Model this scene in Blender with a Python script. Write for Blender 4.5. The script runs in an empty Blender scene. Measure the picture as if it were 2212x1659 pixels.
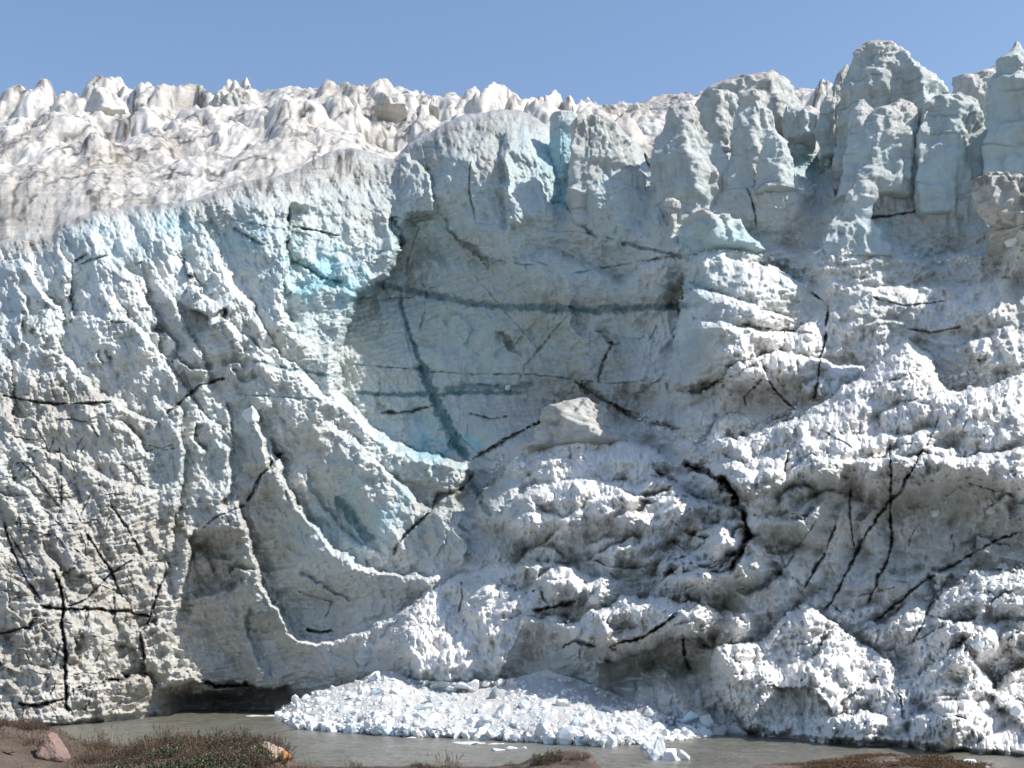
import bpy, math, random
import numpy as np
from mathutils import Vector
random.seed(7)
SC = bpy.context.scene
COL = SC.collection
R = math.radians

# ------------------------------------------------------------------ camera, sky, sun, exposure
CAMZ = 7.7            # eye height above the river
F, CX, HR = 2654.0, 1106.0, 1401.0    # focal length, centre column, horizon row (photo traced at 2212 x 1659)
cam_d = bpy.data.cameras.new('camera'); cam = bpy.data.objects.new('camera', cam_d); COL.objects.link(cam)
cam.location = (0, 0, CAMZ); cam.rotation_euler = (R(90), 0, 0)
cam_d.sensor_width = 36; cam_d.lens = F/2212*36; cam_d.shift_y = (HR-829.5)/2212
cam_d.clip_start = 0.5; cam_d.clip_end = 6000
SC.camera = cam
SUN = Vector((0.67, -0.125, 0.73)).normalized()     # direction towards the sun
w = bpy.data.worlds.new('World'); SC.world = w; w.use_nodes = True
nt = w.node_tree; bg = nt.nodes['Background']
sky = nt.nodes.new('ShaderNodeTexSky'); sky.sky_type = 'NISHITA'; sky.sun_disc = False
sky.sun_elevation = math.asin(SUN.z); sky.sun_rotation = math.atan2(SUN.x, SUN.y)
sky.altitude = 400; sky.air_density = 1.0; sky.dust_density = 0.6; sky.ozone_density = 1.0
nt.links.new(sky.outputs[0], bg.inputs[0]); bg.inputs[1].default_value = 0.15
sl = bpy.data.lights.new('sun', 'SUN'); so = bpy.data.objects.new('sun', sl); COL.objects.link(so)
sl.energy = 5.0; sl.angle = R(0.6); sl.color = (1.0, 0.94, 0.86)
so.rotation_euler = SUN.to_track_quat('Z', 'Y').to_euler(); so.location = (60, -20, 120)
SC.view_settings.view_transform = 'Standard'; SC.view_settings.look = 'None'
SC.view_settings.exposure = 0.36; SC.view_settings.gamma = 1
SC.cycles.max_bounces = 5; SC.cycles.diffuse_bounces = 3
STEP = 1.55            # spacing of the ice mesh, in photo units (about a pixel of the render)

# ------------------------------------------------------------------ noise
rng = np.random.RandomState(11)
PERM = rng.permutation(4096).astype(np.int32)
GA = (rng.rand(4096)*2*np.pi)
G2 = np.stack([np.cos(GA), np.sin(GA)], 1).astype(np.float32)
g3 = rng.randn(4096, 3); G3 = (g3/np.linalg.norm(g3, axis=1, keepdims=True)).astype(np.float32)
RV = rng.rand(4096, 4).astype(np.float32)
def h2(i, j, s=0): return PERM[(PERM[(i+s*131) & 4095]+j) & 4095]
def n2(x, y, s=0):
    x = np.asarray(x, np.float32); y = np.asarray(y, np.float32)
    i = np.floor(x).astype(np.int32); j = np.floor(y).astype(np.int32); fx = x-i; fy = y-j
    a = fx*fx*fx*(fx*(fx*6-15)+10); b = fy*fy*fy*(fy*(fy*6-15)+10)
    def g(di, dj):
        v = G2[h2(i+di, j+dj, s)]; return v[..., 0]*(fx-di)+v[..., 1]*(fy-dj)
    p = g(0, 0); q = g(1, 0); r = g(0, 1); t = g(1, 1)
    return ((p+(q-p)*a)*(1-b)+(r+(t-r)*a)*b)*1.5
def n3(x, y, z, s=0):
    x = np.asarray(x, np.float32); y = np.asarray(y, np.float32); z = np.asarray(z, np.float32)
    i = np.floor(x).astype(np.int32); j = np.floor(y).astype(np.int32); k = np.floor(z).astype(np.int32)
    fx, fy, fz = x-i, y-j, z-k
    a, b, c = [f*f*f*(f*(f*6-15)+10) for f in (fx, fy, fz)]
    def g(di, dj, dk):
        v = G3[PERM[(h2(i+di, j+dj, s)+k+dk) & 4095]]
        return v[..., 0]*(fx-di)+v[..., 1]*(fy-dj)+v[..., 2]*(fz-dk)
    l = lambda p, q, t: p+(q-p)*t
    return l(l(l(g(0,0,0), g(1,0,0), a), l(g(0,1,0), g(1,1,0), a), b), l(l(g(0,0,1), g(1,0,1), a), l(g(0,1,1), g(1,1,1), a), b), c)*1.5
def fb2(x, y, o=4, s=0, g=.5):
    t = 0; a = 1
    for k in range(o): t = t+a*n2(x, y, s+k); x = x*2.03+5.1; y = y*2.03+1.7; a *= g
    return t
def rid2(x, y, o=3, s=0):
    t = 0; a = 1
    for k in range(o): t = t+a*(1-2*np.abs(n2(x, y, s+k))); x = x*2.1+3.3; y = y*2.1+7.1; a *= .5
    return t/1.75
def fb3(x, y, z, o=3, s=0):
    t = 0; a = 1
    for k in range(o): t = t+a*n3(x, y, z, s+k); x = x*2.07+1.3; y = y*2.07+4.1; z = z*2.07+2.9; a *= .5
    return t
def facet(x, y, s=0, tilt=1.0, k=.9):
    """upper envelope of tilted plates: continuous broken-ice facets, about -1..1"""
    x = np.asarray(x, np.float32); y = np.asarray(y, np.float32)
    i = np.floor(x).astype(np.int32); j = np.floor(y).astype(np.int32)
    best = np.full(x.shape, -9, np.float32)
    for di in (-1, 0, 1):
        for dj in (-1, 0, 1):
            q = RV[h2(i+di, j+dj, s)]
            dx = x-(i+di+q[..., 0]); dy = y-(j+dj+q[..., 1])
            ang = q[..., 2]*6.283
            v = (q[..., 3]-.5)*.6+tilt*(np.cos(ang)*dx+np.sin(ang)*dy)-k*(dx*dx+dy*dy)
            best = np.maximum(best, v)
    return best
def scoop(x, y, s=0, tilt=.7, k=.8): return -facet(x, y, s, tilt, k)
def knob(x, y, s=0):
    """upper envelope of round knobs, 0..1"""
    x = np.asarray(x, np.float32); y = np.asarray(y, np.float32)
    i = np.floor(x).astype(np.int32); j = np.floor(y).astype(np.int32)
    best = np.zeros(x.shape, np.float32)
    for di in (-1, 0, 1):
        for dj in (-1, 0, 1):
            q = RV[h2(i+di, j+dj, s)]
            dx = x-(i+di+q[..., 0]); dy = y-(j+dj+q[..., 1]); rr = .45+.5*q[..., 2]
            v = np.sqrt(np.maximum(0, 1-(dx*dx+dy*dy)/(rr*rr)))*rr
            best = np.maximum(best, v)
    return best
def sst(a, b, x):
    t = np.clip((x-a)/(b-a), 0, 1); return t*t*(3-2*t)
def rbf(pts, U, V, sm=0.0):
    P = np.array(pts, float); n = len(P); sc = 500.
    def K(a, b):
        r = np.hypot(a[:, None, 0]-b[None, :, 0], a[:, None, 1]-b[None, :, 1])/sc
        return r
    A = np.zeros((n+3, n+3)); A[:n, :n] = K(P, P)-np.eye(n)*sm
    Q = np.c_[np.ones(n), P[:, 0]/sc, P[:, 1]/sc]; A[:n, n:] = Q; A[n:, :n] = Q.T
    wgt = np.linalg.solve(A, np.r_[P[:, 2], np.zeros(3)])
    gu = np.linspace(U.min()-1, U.max()+1, 140); gv = np.linspace(V.min()-1, V.max()+1, 100)
    GU, GV = np.meshgrid(gu, gv); g = np.c_[GU.ravel(), GV.ravel()]
    Z = (K(g, P)@wgt[:n]+np.c_[np.ones(len(g)), g/sc]@wgt[n:]).reshape(GU.shape)
    fu = (U-gu[0])/(gu[1]-gu[0]); fv = (V-gv[0])/(gv[1]-gv[0])
    i = np.clip(fu.astype(int), 0, 138); j = np.clip(fv.astype(int), 0, 98); a = fu-i; b = fv-j
    return (Z[j, i]*(1-a)+Z[j, i+1]*a)*(1-b)+(Z[j+1, i]*(1-a)+Z[j+1, i+1]*a)*b
def blur(A, n=1):
    for _ in range(n):
        B = np.pad(A, 1, mode='edge'); A = (B[:-2, 1:-1]+B[2:, 1:-1]+B[1:-1, :-2]+B[1:-1, 2:]+2*A)/6
    return A

# ------------------------------------------------------------------ traced features
def nearest(U, V, pts):
    best = np.full(U.shape, 1e9, np.float32); sg = np.ones(U.shape, np.float32); ar = np.zeros(U.shape, np.float32)
    P = np.array(pts, float); L = np.hypot(*np.diff(P, axis=0).T); tot = L.sum(); acc = 0
    for k in range(len(P)-1):
        a, b = P[k], P[k+1]; dx, dy = b-a
        t = np.clip(((U-a[0])*dx+(V-a[1])*dy)/(L[k]**2), 0, 1)
        d = np.hypot(U-a[0]-t*dx, V-a[1]-t*dy)
        m = d < best
        cr = dx*(V-a[1])-dy*(U-a[0])
        best = np.where(m, d, best); sg = np.where(m, np.where(cr > 0, 1, -1), sg); ar = np.where(m, (acc+t*L[k])/tot, ar)
        acc += L[k]
    return best, sg, ar
def window(U, pts, M):
    u = U[0]; xs = [p[0] for p in pts]
    a = np.searchsorted(u, min(xs)-M); b = np.searchsorted(u, max(xs)+M); return slice(a, b)
def lip(D, U, V, pts, an, wn, af, wf, r=8, ef=.12, lean=False):
    """a broken edge: the side on the right hand of travel stands an metres proud and rounds over r, the other side is hollow"""
    s = window(U, pts, (4.4 if lean else 2.6)*max(wn, wf)); u = U[:, s]; v = V[:, s]
    d, sg, ar = nearest(u, v, pts)
    fade = sst(0, ef, ar)*sst(1, 1-ef, ar)
    near = -an*np.exp(-(d/wn)**1.3)*sst(-.3, 1, d/r)
    far = af*np.exp(-(d/wf))*sst(2.5, 1.3, d/wf); near = near*sst(2.5, 1.6, d/wn) if not lean else -an*(.45*np.exp(-d/wn)+1.1*(d/wn)*np.exp(1-d/wn))*sst(-.3, 1, d/r)*sst(4.3, 2.2, d/wn)
    D[:, s] += fade*np.where(sg > 0, near, far)
def groove(D, M, ch, U, V, pts, wd, dep, col, ef=.08, wide=1.0):
    s = window(U, pts, wd*6+4); u = U[:, s]; v = V[:, s]
    d, sg, ar = nearest(u, v, pts)
    fade = sst(0, ef, ar)*sst(1, 1-ef, ar)
    d = np.abs(d+wd*.55*n2(u*.09, v*.09, 78)+wd*.35*n2(u*.3, v*.3, 79)); nz = n2(u*.035, v*.035, 77)
    st = .25 if (ch == 2 and wd > 3) else 1.
    ww = wd*(.95 if st < 1 else .72 if wd > 6 else .56)*(.6+.5*fade)*np.clip(1+.9*st*nz, .25, 2)
    g = np.exp(-(d/ww)**2)*fade; col = col*np.clip(.95+1.1*st*n2(u*.05+9, v*.05, 76), .12, 1.1) if col else 0
    D[:, s] += (1.7*dep*g+.45*dep*sg*fade*np.exp(-d/(3.5*ww)))*(.35 if ch == 2 else 1)
    M[:, s, ch] = np.maximum(M[:, s, ch], np.clip(col*(.8 if ch == 3 else 1.05), 0, 1)*np.clip(1.5*np.exp(-(d/(ww*wide))**3)*fade-.1+.25*n2(u*.35, v*.35, 74), 0, 1))
def blobs(U, V, lst):
    t = np.zeros(U.shape, np.float32)
    for (u, v, ru, rv, a) in lst: t += a*np.exp(-(((U-u)/ru)**2+((V-v)/rv)**2))
    return t

# ------------------------------------------------------------------ mesh helpers
def mesh_from(name, co, faces, mat=None, masks=None, smooth=True, parent=None):
    me = bpy.data.meshes.new(name); co = np.ascontiguousarray(co, np.float32)
    me.vertices.add(len(co)); me.vertices.foreach_set('co', co.ravel())
    faces = np.asarray(faces, np.int32); k = faces.shape[1]; n = len(faces)
    me.loops.add(n*k); me.loops.foreach_set('vertex_index', faces.ravel())
    me.polygons.add(n); me.polygons.foreach_set('loop_start', np.arange(0, n*k, k, dtype=np.int32))
    me.polygons.foreach_set('use_smooth', np.full(n, smooth))
    me.update(calc_edges=True); me.validate()
    if masks is not None:
        at = me.color_attributes.new('masks', 'FLOAT_COLOR', 'POINT')
        c = np.ones((len(co), 4), np.float32); c[:, :masks.shape[1]] = masks; at.data.foreach_set('color', c.ravel())
    if mat: me.materials.append(mat)
    o = bpy.data.objects.new(name, me); COL.objects.link(o)
    if parent: o.parent = parent
    return o
def grid_faces(nr, nc, wrap=False):
    i = np.arange(nr*nc).reshape(nr, nc)
    if wrap: i = np.c_[i, i[:, :1]]
    return np.stack([i[:-1, :-1], i[1:, :-1], i[1:, 1:], i[:-1, 1:]], -1).reshape(-1, 4)
def world(U, V, D): return np.stack([(U-CX)/F*D, D, CAMZ+(HR-V)/F*D], -1)
def tag(o, label=None, cat=None, group=None, kind=None):
    if label: o['label'] = label
    if cat: o['category'] = cat
    if group: o['group'] = group
    if kind: o['kind'] = kind
    return o

# ------------------------------------------------------------------ materials
def newmat(name):
    m = bpy.data.materials.new(name); m.use_nodes = True; t = m.node_tree
    return m, t, t.nodes['Principled BSDF']
class NB:
    def __init__(s, t): s.t = t
    def n(s, typ, **kw):
        x = s.t.nodes.new(typ)
        for k, v in kw.items(): setattr(x, k, v)
        return x
    def noise(s, vec, scale, detail=4, rough=.55, sc=None):
        x = s.n('ShaderNodeTexNoise'); x.inputs['Scale'].default_value = scale; x.inputs['Detail'].default_value = detail
        x.inputs['Roughness'].default_value = rough
        if sc:
            mp = s.n('ShaderNodeMapping'); mp.inputs['Scale'].default_value = sc; s.t.links.new(vec, mp.inputs[0]); vec = mp.outputs[0]
        s.t.links.new(vec, x.inputs['Vector']); return x.outputs['Fac']
    def ramp(s, f, lo, hi, a=0., b=1.):
        x = s.n('ShaderNodeMapRange'); x.interpolation_type = 'SMOOTHSTEP'
        for k, v in zip(('From Min', 'From Max', 'To Min', 'To Max'), (lo, hi, a, b)): x.inputs[k].default_value = v
        s.t.links.new(f, x.inputs[0]); return x.outputs[0]
    def mix(s, f, a, b, mode='MIX'):
        x = s.n('ShaderNodeMix', data_type='RGBA', blend_type=mode)
        for sk, v in ((x.inputs[0], f), (x.inputs[6], a), (x.inputs[7], b)):
            if isinstance(v, (int, float)): sk.default_value = v
            elif isinstance(v, tuple): sk.default_value = (*v, 1)
            else: s.t.links.new(v, sk)
        return x.outputs[2]
    def math(s, op, a, b=0.):
        x = s.n('ShaderNodeMath', operation=op)
        for sk, v in zip(x.inputs, (a, b)):
            if isinstance(v, (int, float)): sk.default_value = v
            else: s.t.links.new(v, sk)
        return x.outputs[0]
def ice_material(name, clean, warm, use_masks=True, bump=.35, dirt_amt=1., scale=1., fl=(1.6, 1.6, .16)):
    m, t, p = newmat(name); b = NB(t)
    g = b.n('ShaderNodeNewGeometry'); pos = g.outputs['Position']
    n_big = b.noise(pos, .12*scale, 5, .6); n_mid = b.noise(pos, .8*scale, 5, .65, (1, 1, .6)); strat = b.noise(pos, .9*scale, 5, .7, (.12, .12, 2.2))
    vert = b.noise(pos, 1.3*scale, 4, .7, fl)
    fine = b.noise(pos, 5.5*scale, 6, .8, (1, 1, .45))
    col = b.mix(b.ramp(n_big, .35, .65), clean, warm)
    mot = b.noise(pos, 2.2*scale, 6, .75, (.5, .5, 1.3)); col = b.mix(b.math('MULTIPLY', b.ramp(mot, .55, .72), .30*dirt_amt), col, (.36, .34, .31))
    if use_masks:
        at = b.n('ShaderNodeAttribute', attribute_name='masks'); sp = b.n('ShaderNodeSeparateColor'); t.links.new(at.outputs['Color'], sp.inputs[0])
        dirt, blue, vein = sp.outputs[0], sp.outputs[1], sp.outputs[2]
        sn = b.n('ShaderNodeAttribute', attribute_name='snow').outputs['Fac']
        col = b.mix(sn, col, b.mix(b.ramp(n_mid, .4, .65), (.88, .87, .85), (.83, .80, .76)))
        col = b.mix(blue, col, (.32, .58, .65))
        dz = b.math('MULTIPLY', dirt, b.ramp(b.math('ADD', b.math('ADD', n_mid, strat), b.math('MULTIPLY', vert, .6)), 1.05, 1.6))
        col = b.mix(b.math('MULTIPLY', dz, .75*dirt_amt), col, (.17, .145, .12))
        col = b.mix(b.math('MULTIPLY', dirt, .45*dirt_amt), col, (.42, .38, .32))
        # thin dirt layers frozen into the ice
        ln = b.math('MULTIPLY', b.ramp(strat, .60, .70), b.ramp(n_big, .4, .7, .25, 1.))
        col = b.mix(b.math('MULTIPLY', ln, .28*dirt_amt), col, (.22, .20, .18))
        col = b.mix(b.math('MULTIPLY', vein, .92), col, (.075, .175, .205))
        al = b.math('SUBTRACT', 1., at.outputs['Alpha']); col = b.mix(al, col, (.060, .052, .045))
    else:
        ri = g.outputs['Random Per Island']; col = b.mix(b.math('MULTIPLY', b.ramp(ri, .5, 1.), .55), col, (.52, .60, .63)); col = b.mix(b.math('MULTIPLY', b.ramp(ri, .08, 0.), .6), col, (.42, .37, .32))
        ln = b.ramp(n_mid, .62, .75); col = b.mix(b.math('MULTIPLY', ln, .22*dirt_amt), col, (.3, .27, .24))
    t.links.new(col, p.inputs['Base Color'])
    p.inputs['Roughness'].default_value = .34; p.inputs['Specular IOR Level'].default_value = .5
    hgt = b.math('ADD', b.math('MULTIPLY', n_mid, .55), b.math('ADD', b.math('MULTIPLY', fine, .62), b.math('MULTIPLY', strat, .25)))
    bp = b.n('ShaderNodeBump'); bp.inputs['Strength'].default_value = bump; bp.inputs['Distance'].default_value = .5
    t.links.new(hgt, bp.inputs['Height']); t.links.new(bp.outputs[0], p.inputs['Normal'])
    return m
M_ICE = ice_material('glacier_ice', (.585, .605, .59), (.57, .555, .52), bump=.6)
M_TOP = ice_material('weathered_ice', (.77, .74, .70), (.67, .625, .575), bump=.6, dirt_amt=1.25, fl=(1.2, .8, 1.2))
M_SNOW = ice_material('crushed_ice', (.78, .785, .785), (.75, .73, .70), bump=.9, dirt_amt=.6, scale=1.5)
M_CHUNK = ice_material('fallen_ice', (.84, .85, .85), (.78, .765, .74), use_masks=False, bump=.4, scale=2.)
M_BLUE = ice_material('blue_ice', (.52, .74, .80), (.70, .84, .87), use_masks=False, bump=.3, scale=2., dirt_amt=.2)
M_DIRTY = ice_material('dirty_ice', (.40, .37, .33), (.25, .22, .19), use_masks=False, bump=.7, scale=3.)
TW = [
 ([(88,1886,1899),(96,1872,1912),(108,1852,1936),(116,1848,1946),(137,1838,1974),(151,1829,1992),(162,1824,2010),(185,1816,2036),(200,1812,2042),(222,1808,2044),(300,1798,2062),(380,1796,2080),(470,1800,2100)],154,.62,'tallest ice peak with a snow-white right shoulder and dark cross cracks',1,.35,.15),
 ([(214,1942,1950),(222,1936,1965),(232,1912,1975),(245,1880,1980),(262,1850,1985),(300,1838,1985),(350,1832,1990),(430,1822,1995)],149,.5,'jagged front wall of short ice pinnacles below the tallest peak',2,.3,.2),
 ([(215,1858,1866),(228,1854,1874),(246,1846,1890),(280,1840,1900),(360,1830,1910)],150,.6,'narrow pale ice pinnacle at the left foot of the tallest peak',3,.3,.2),
 ([(200,2068,2076),(210,2060,2084),(217,2020,2092),(232,2002,2104),(262,1988,2116),(310,1986,2122),(400,1985,2128),(470,1990,2130)],148,.5,'smooth grey ice slab with two gabled tips right of the tallest peak',4,.15,.3),
 ([(91,2194,2200),(108,2188,2205),(122,2180,2212),(140,2172,2230),(160,2165,2260),(200,2150,2300),(260,2140,2330),(330,2130,2350),(430,2130,2350)],143,.5,'thin ice spire rising from the wall at the right edge',5,.25,.3),
 ([(134,2164,2170),(150,2140,2180),(160,2100,2185),(166,2062,2190),(180,2056,2190),(215,2058,2200),(300,2050,2200)],160,.5,'snow-white knobbly ridge behind the grey gabled slab',6,.25,.05),
 ([(173,1655,1680),(177,1580,1700),(184,1560,1712),(197,1528,1722),(212,1518,1730),(240,1510,1745),(300,1505,1760)],168,.7,'broad dirt-stained ice dome behind the capped towers',7,.6,.1),
 ([(197,1622,1634),(204,1610,1645),(218,1603,1652),(225,1604,1651),(232,1606,1656),(244,1602,1668),(270,1594,1676),(310,1586,1680),(380,1576,1690),(420,1570,1700)],156,.8,'mushroom-capped ice tower in front of the dirty dome',8,.3,.1),
 ([(286,1660,1674),(296,1655,1686),(312,1652,1698),(340,1650,1708),(372,1646,1714),(395,1640,1722),(420,1630,1740)],152,.8,'rounded sunlit ice buttress glowing white below the mushroom-capped tower',9,.0,.15),
 ([(224,1474,1496),(232,1456,1506),(250,1446,1514),(275,1440,1520),(310,1420,1545),(360,1405,1565),(430,1400,1590),(500,1405,1600)],157,.6,'tall grey ice tower with a dark rounded top above the blue seam',10,.4,.15),
 ([(201,1542,1575),(208,1524,1590),(216,1514,1594),(224,1510,1592),(236,1512,1600),(280,1516,1606),(330,1520,1606)],162,.7,'white-capped blocky ice tower between two darker towers',11,.3,.15),
 ([(250,1262,1300),(256,1246,1318),(270,1238,1328),(292,1236,1342),(320,1234,1358),(370,1234,1378),(430,1240,1392),(500,1250,1400)],161,.55,'flat-topped ice pillar with a dirty crown right of the blue gap',12,.4,.1),
 ([(241,1213,1222),(250,1202,1236),(262,1198,1240),(300,1194,1240),(360,1196,1240),(420,1200,1240)],168,.9,'pale blue ice pillar standing in the gap',13,.0,.7),
 ([(224,1702,1708),(232,1696,1716),(246,1692,1742),(258,1690,1754),(270,1688,1758),(300,1690,1756)],160,.7,'ragged row of bright ice teeth right of the mushroom-capped tower',14,.1,.1),
 ([(184,1796,1812),(196,1784,1818),(214,1778,1818),(240,1772,1820),(290,1768,1818),(340,1780,1818)],159,.7,'slim cracked ice tower tucked against the left side of the tallest peak',15,.3,.2),
 ([(138,1828,1832),(150,1818,1834),(170,1806,1836),(185,1800,1838),(230,1800,1840)],166,.7,'dark stained ice knob peeping out behind the tallest peak',16,.9,.0),
 ([(375,2136,2150),(384,2128,2180),(396,2120,2225),(430,2118,2290),(460,2124,2300),(480,2140,2300),(494,2175,2300)],131,.6,'overhanging dirt-spattered ice block jutting in at the right edge',17,.75,.0),
 ([(392,1852,1872),(410,1842,1880),(435,1822,1880),(460,1808,1868),(480,1796,1866),(500,1788,1880),(530,1784,1900),(560,1784,1925)],145,.35,'flaring grey ice flake standing against the hollow wall',18,.15,.25),
 ([(478,1500,1540),(484,1490,1590),(492,1484,1606),(505,1482,1612),(520,1486,1620),(545,1500,1640)],150,.6,'pale turquoise ice slab lying on the ledge',19,.0,.6),
 ([(860,1252,1262),(866,1242,1278),(878,1228,1300),(892,1216,1316),(910,1205,1326),(935,1180,1335),(965,1150,1345)],146,.7,'pointed muddy-sided ice block on the ledge below the dark cracks',20,.35,.0),
 ([(430,1440,1452),(438,1436,1460),(452,1436,1462),(462,1446,1458)],152,.8,'small white ice splinter wedged in the dark cleft',21,.1,.0),
]
# ------------------------------------------------------------------ the glacier front (traced edges, own depth everywhere)
RIM = [(-260,470),(0,522),(55,503),(115,506),(130,482),(165,470),(205,455),(290,443),(400,435),(470,412),(520,392),(600,380),(650,362),(690,338),(730,322),(770,320),(815,332),(850,345),
       (880,312),(900,300),(930,285),(965,265),(1000,248),(1040,243),(1080,236),(1125,238),(1160,255),(1190,278),(1205,330),(1235,330),(1245,262),(1262,252),(1290,252),(1325,262),(1350,285),(1375,312),(1400,330),(1440,320),(1500,300),(1600,290),(1700,290),(1760,300),(1800,300),(1900,300),(2000,300),(2120,280),(2212,260),(2480,240)]
BASE = [(-260,1575,118),(0,1570,121),(60,1575,120),(150,1568,124),(330,1550,137),(420,1542,146),(600,1540,150),(800,1545,142),(1100,1560,128),(1400,1585,116),(1550,1585,113),(1620,1586,110.5),(1700,1597,104),(1800,1606,99.7),(1900,1612,96.9),(2000,1620,93.3),(2100,1629,89.6),(2212,1638,86.2),(2480,1665,77.4)]
CP = [(-260,500,172),(0,520,156),(200,460,156),(400,440,157),(600,400,160),(700,340,168),(850,330,171),(1000,250,171),(1200,290,173),(1400,320,170),(1600,290,170),(1800,300,167),(2000,300,160),(2212,300,150),(2480,300,140),
 (900,480,165),(1100,500,161),(1300,500,160),(800,700,164),(1000,750,167),(1200,750,165),(1400,700,158),(900,900,163),(1100,900,159),(1300,850,155),
 (1500,450,161),(1480,560,154),(1600,500,158),(1800,520,155),(2000,540,149),(2212,540,139),(2480,540,130),
 (1550,700,147),(1700,700,144),(1900,700,139),(2100,700,134),(2450,700,129),(1400,950,145),(1600,950,134),(1800,950,130),(2000,950,125),(2212,950,121),(2480,950,118),
 (1200,1150,139),(1400,1200,130),(1600,1200,123),(2212,1480,103),(2480,1450,100),(1800,1200,118),(2000,1200,116),(2212,1200,111),(2480,1200,108),(900,1150,146),(760,1000,150),
 (1100,1400,133),(1300,1400,125),(1500,1400,118),(1700,1400,111.5),(1900,1400,109),(2100,1400,106),(900,1380,136),
 (0,800,143),(0,1100,135),(0,1400,127),(200,800,145),(200,1100,138),(200,1400,130),(-260,1000,136),(450,700,149),(450,1000,145),(450,1300,143),(600,700,152),(600,1000,148),(600,1300,147),(640,1450,148),(330,1400,138)]+[(u,v,d) for u,v,d in BASE]
us = np.arange(-230, 2450, STEP)
def rim_at(u): return np.interp(u, [p[0] for p in RIM], [p[1] for p in RIM])
rimv = rim_at(us)+2.5*n2(us*.05, us*0, 3)+1.0*n2(us*.09, us*0, 5)
botv = np.interp(us, [p[0] for p in BASE], [p[1]+14 for p in BASE])
NR = int(1330/STEP)
tt = np.linspace(0, 1, NR)[:, None]
U = np.repeat(us[None], NR, 0).astype(np.float32); rsm = np.convolve(np.pad(rimv, 60, mode='edge'), np.hanning(121)/np.hanning(121).sum(), 'valid')
V = (rsm[None]+tt*(botv-rsm)[None]+(rimv-rsm)[None]*np.exp(-tt*1100/75)).astype(np.float32)
D = rbf(CP, U, V).astype(np.float32)
WX = (U-CX)/F*140; WZ = (HR-V)/F*140           # metres on the face
Uw = U+8*fb2(WX*.35, WZ*.35, 5, 21, .6); Vw = V+9*fb2(WX*.35+9, WZ*.35, 5, 31, .6)
Uq = U+3*fb2(WX*.8, WZ*.8, 3, 41); Vq = V+3*fb2(WX*.8+9, WZ*.8, 3, 46)
M = np.zeros(U.shape+(4,), np.float32)
# region weights
right = sst(-60, 60, (Uw-1380)+.0*Vw)*sst(470, 600, Vw+.0)          # leaning rubble-covered slope on the right
right = np.maximum(right, sst(-50, 50, (Vw-1250)-(980-Uw)*.55)*sst(820, 930, Uw))
right = np.maximum(right, sst(-40, 40, Vw-(1010-.28*(Uw-1040)))*sst(1040, 1150, Uw))
grain = np.clip(blobs(Uw, Vw, [(1000,1380,170,110,1.2),(1150,1250,160,70,.5),(1250,1010,130,70,.9),(1420,1000,130,60,.7),(1700,960,140,50,1.),(1900,850,110,90,1.),(2130,860,130,80,.8),(1560,880,60,60,.4),
   (1690,1430,170,110,1.5),(1850,1450,140,130,1.2),(1780,1550,190,50,1.1),(1980,1570,160,45,1.1),(2080,1480,150,120,1.1),(2200,1560,100,100,1.),(2150,1290,110,60,.8),(1400,1320,130,45,.9),(1450,1150,170,60,.5),(1600,1330,100,50,.6),(1380,1520,120,60,.9),(1650,760,90,60,.7),(1950,960,150,30,.6),(900,1010,110,18,.7),(800,1230,150,16,.6),(740,1385,140,16,.8),(1800,1030,200,30,.3),(2100,1020,120,40,.5),(1230,1150,150,60,.4),(150,1480,170,35,.35)]), 0, 1)
left = sst(720, 600, Uw)
bowl = np.clip(1-left-right, 0, 1)*sst(0, 1, sst(1500, 1400, Uw))
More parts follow.
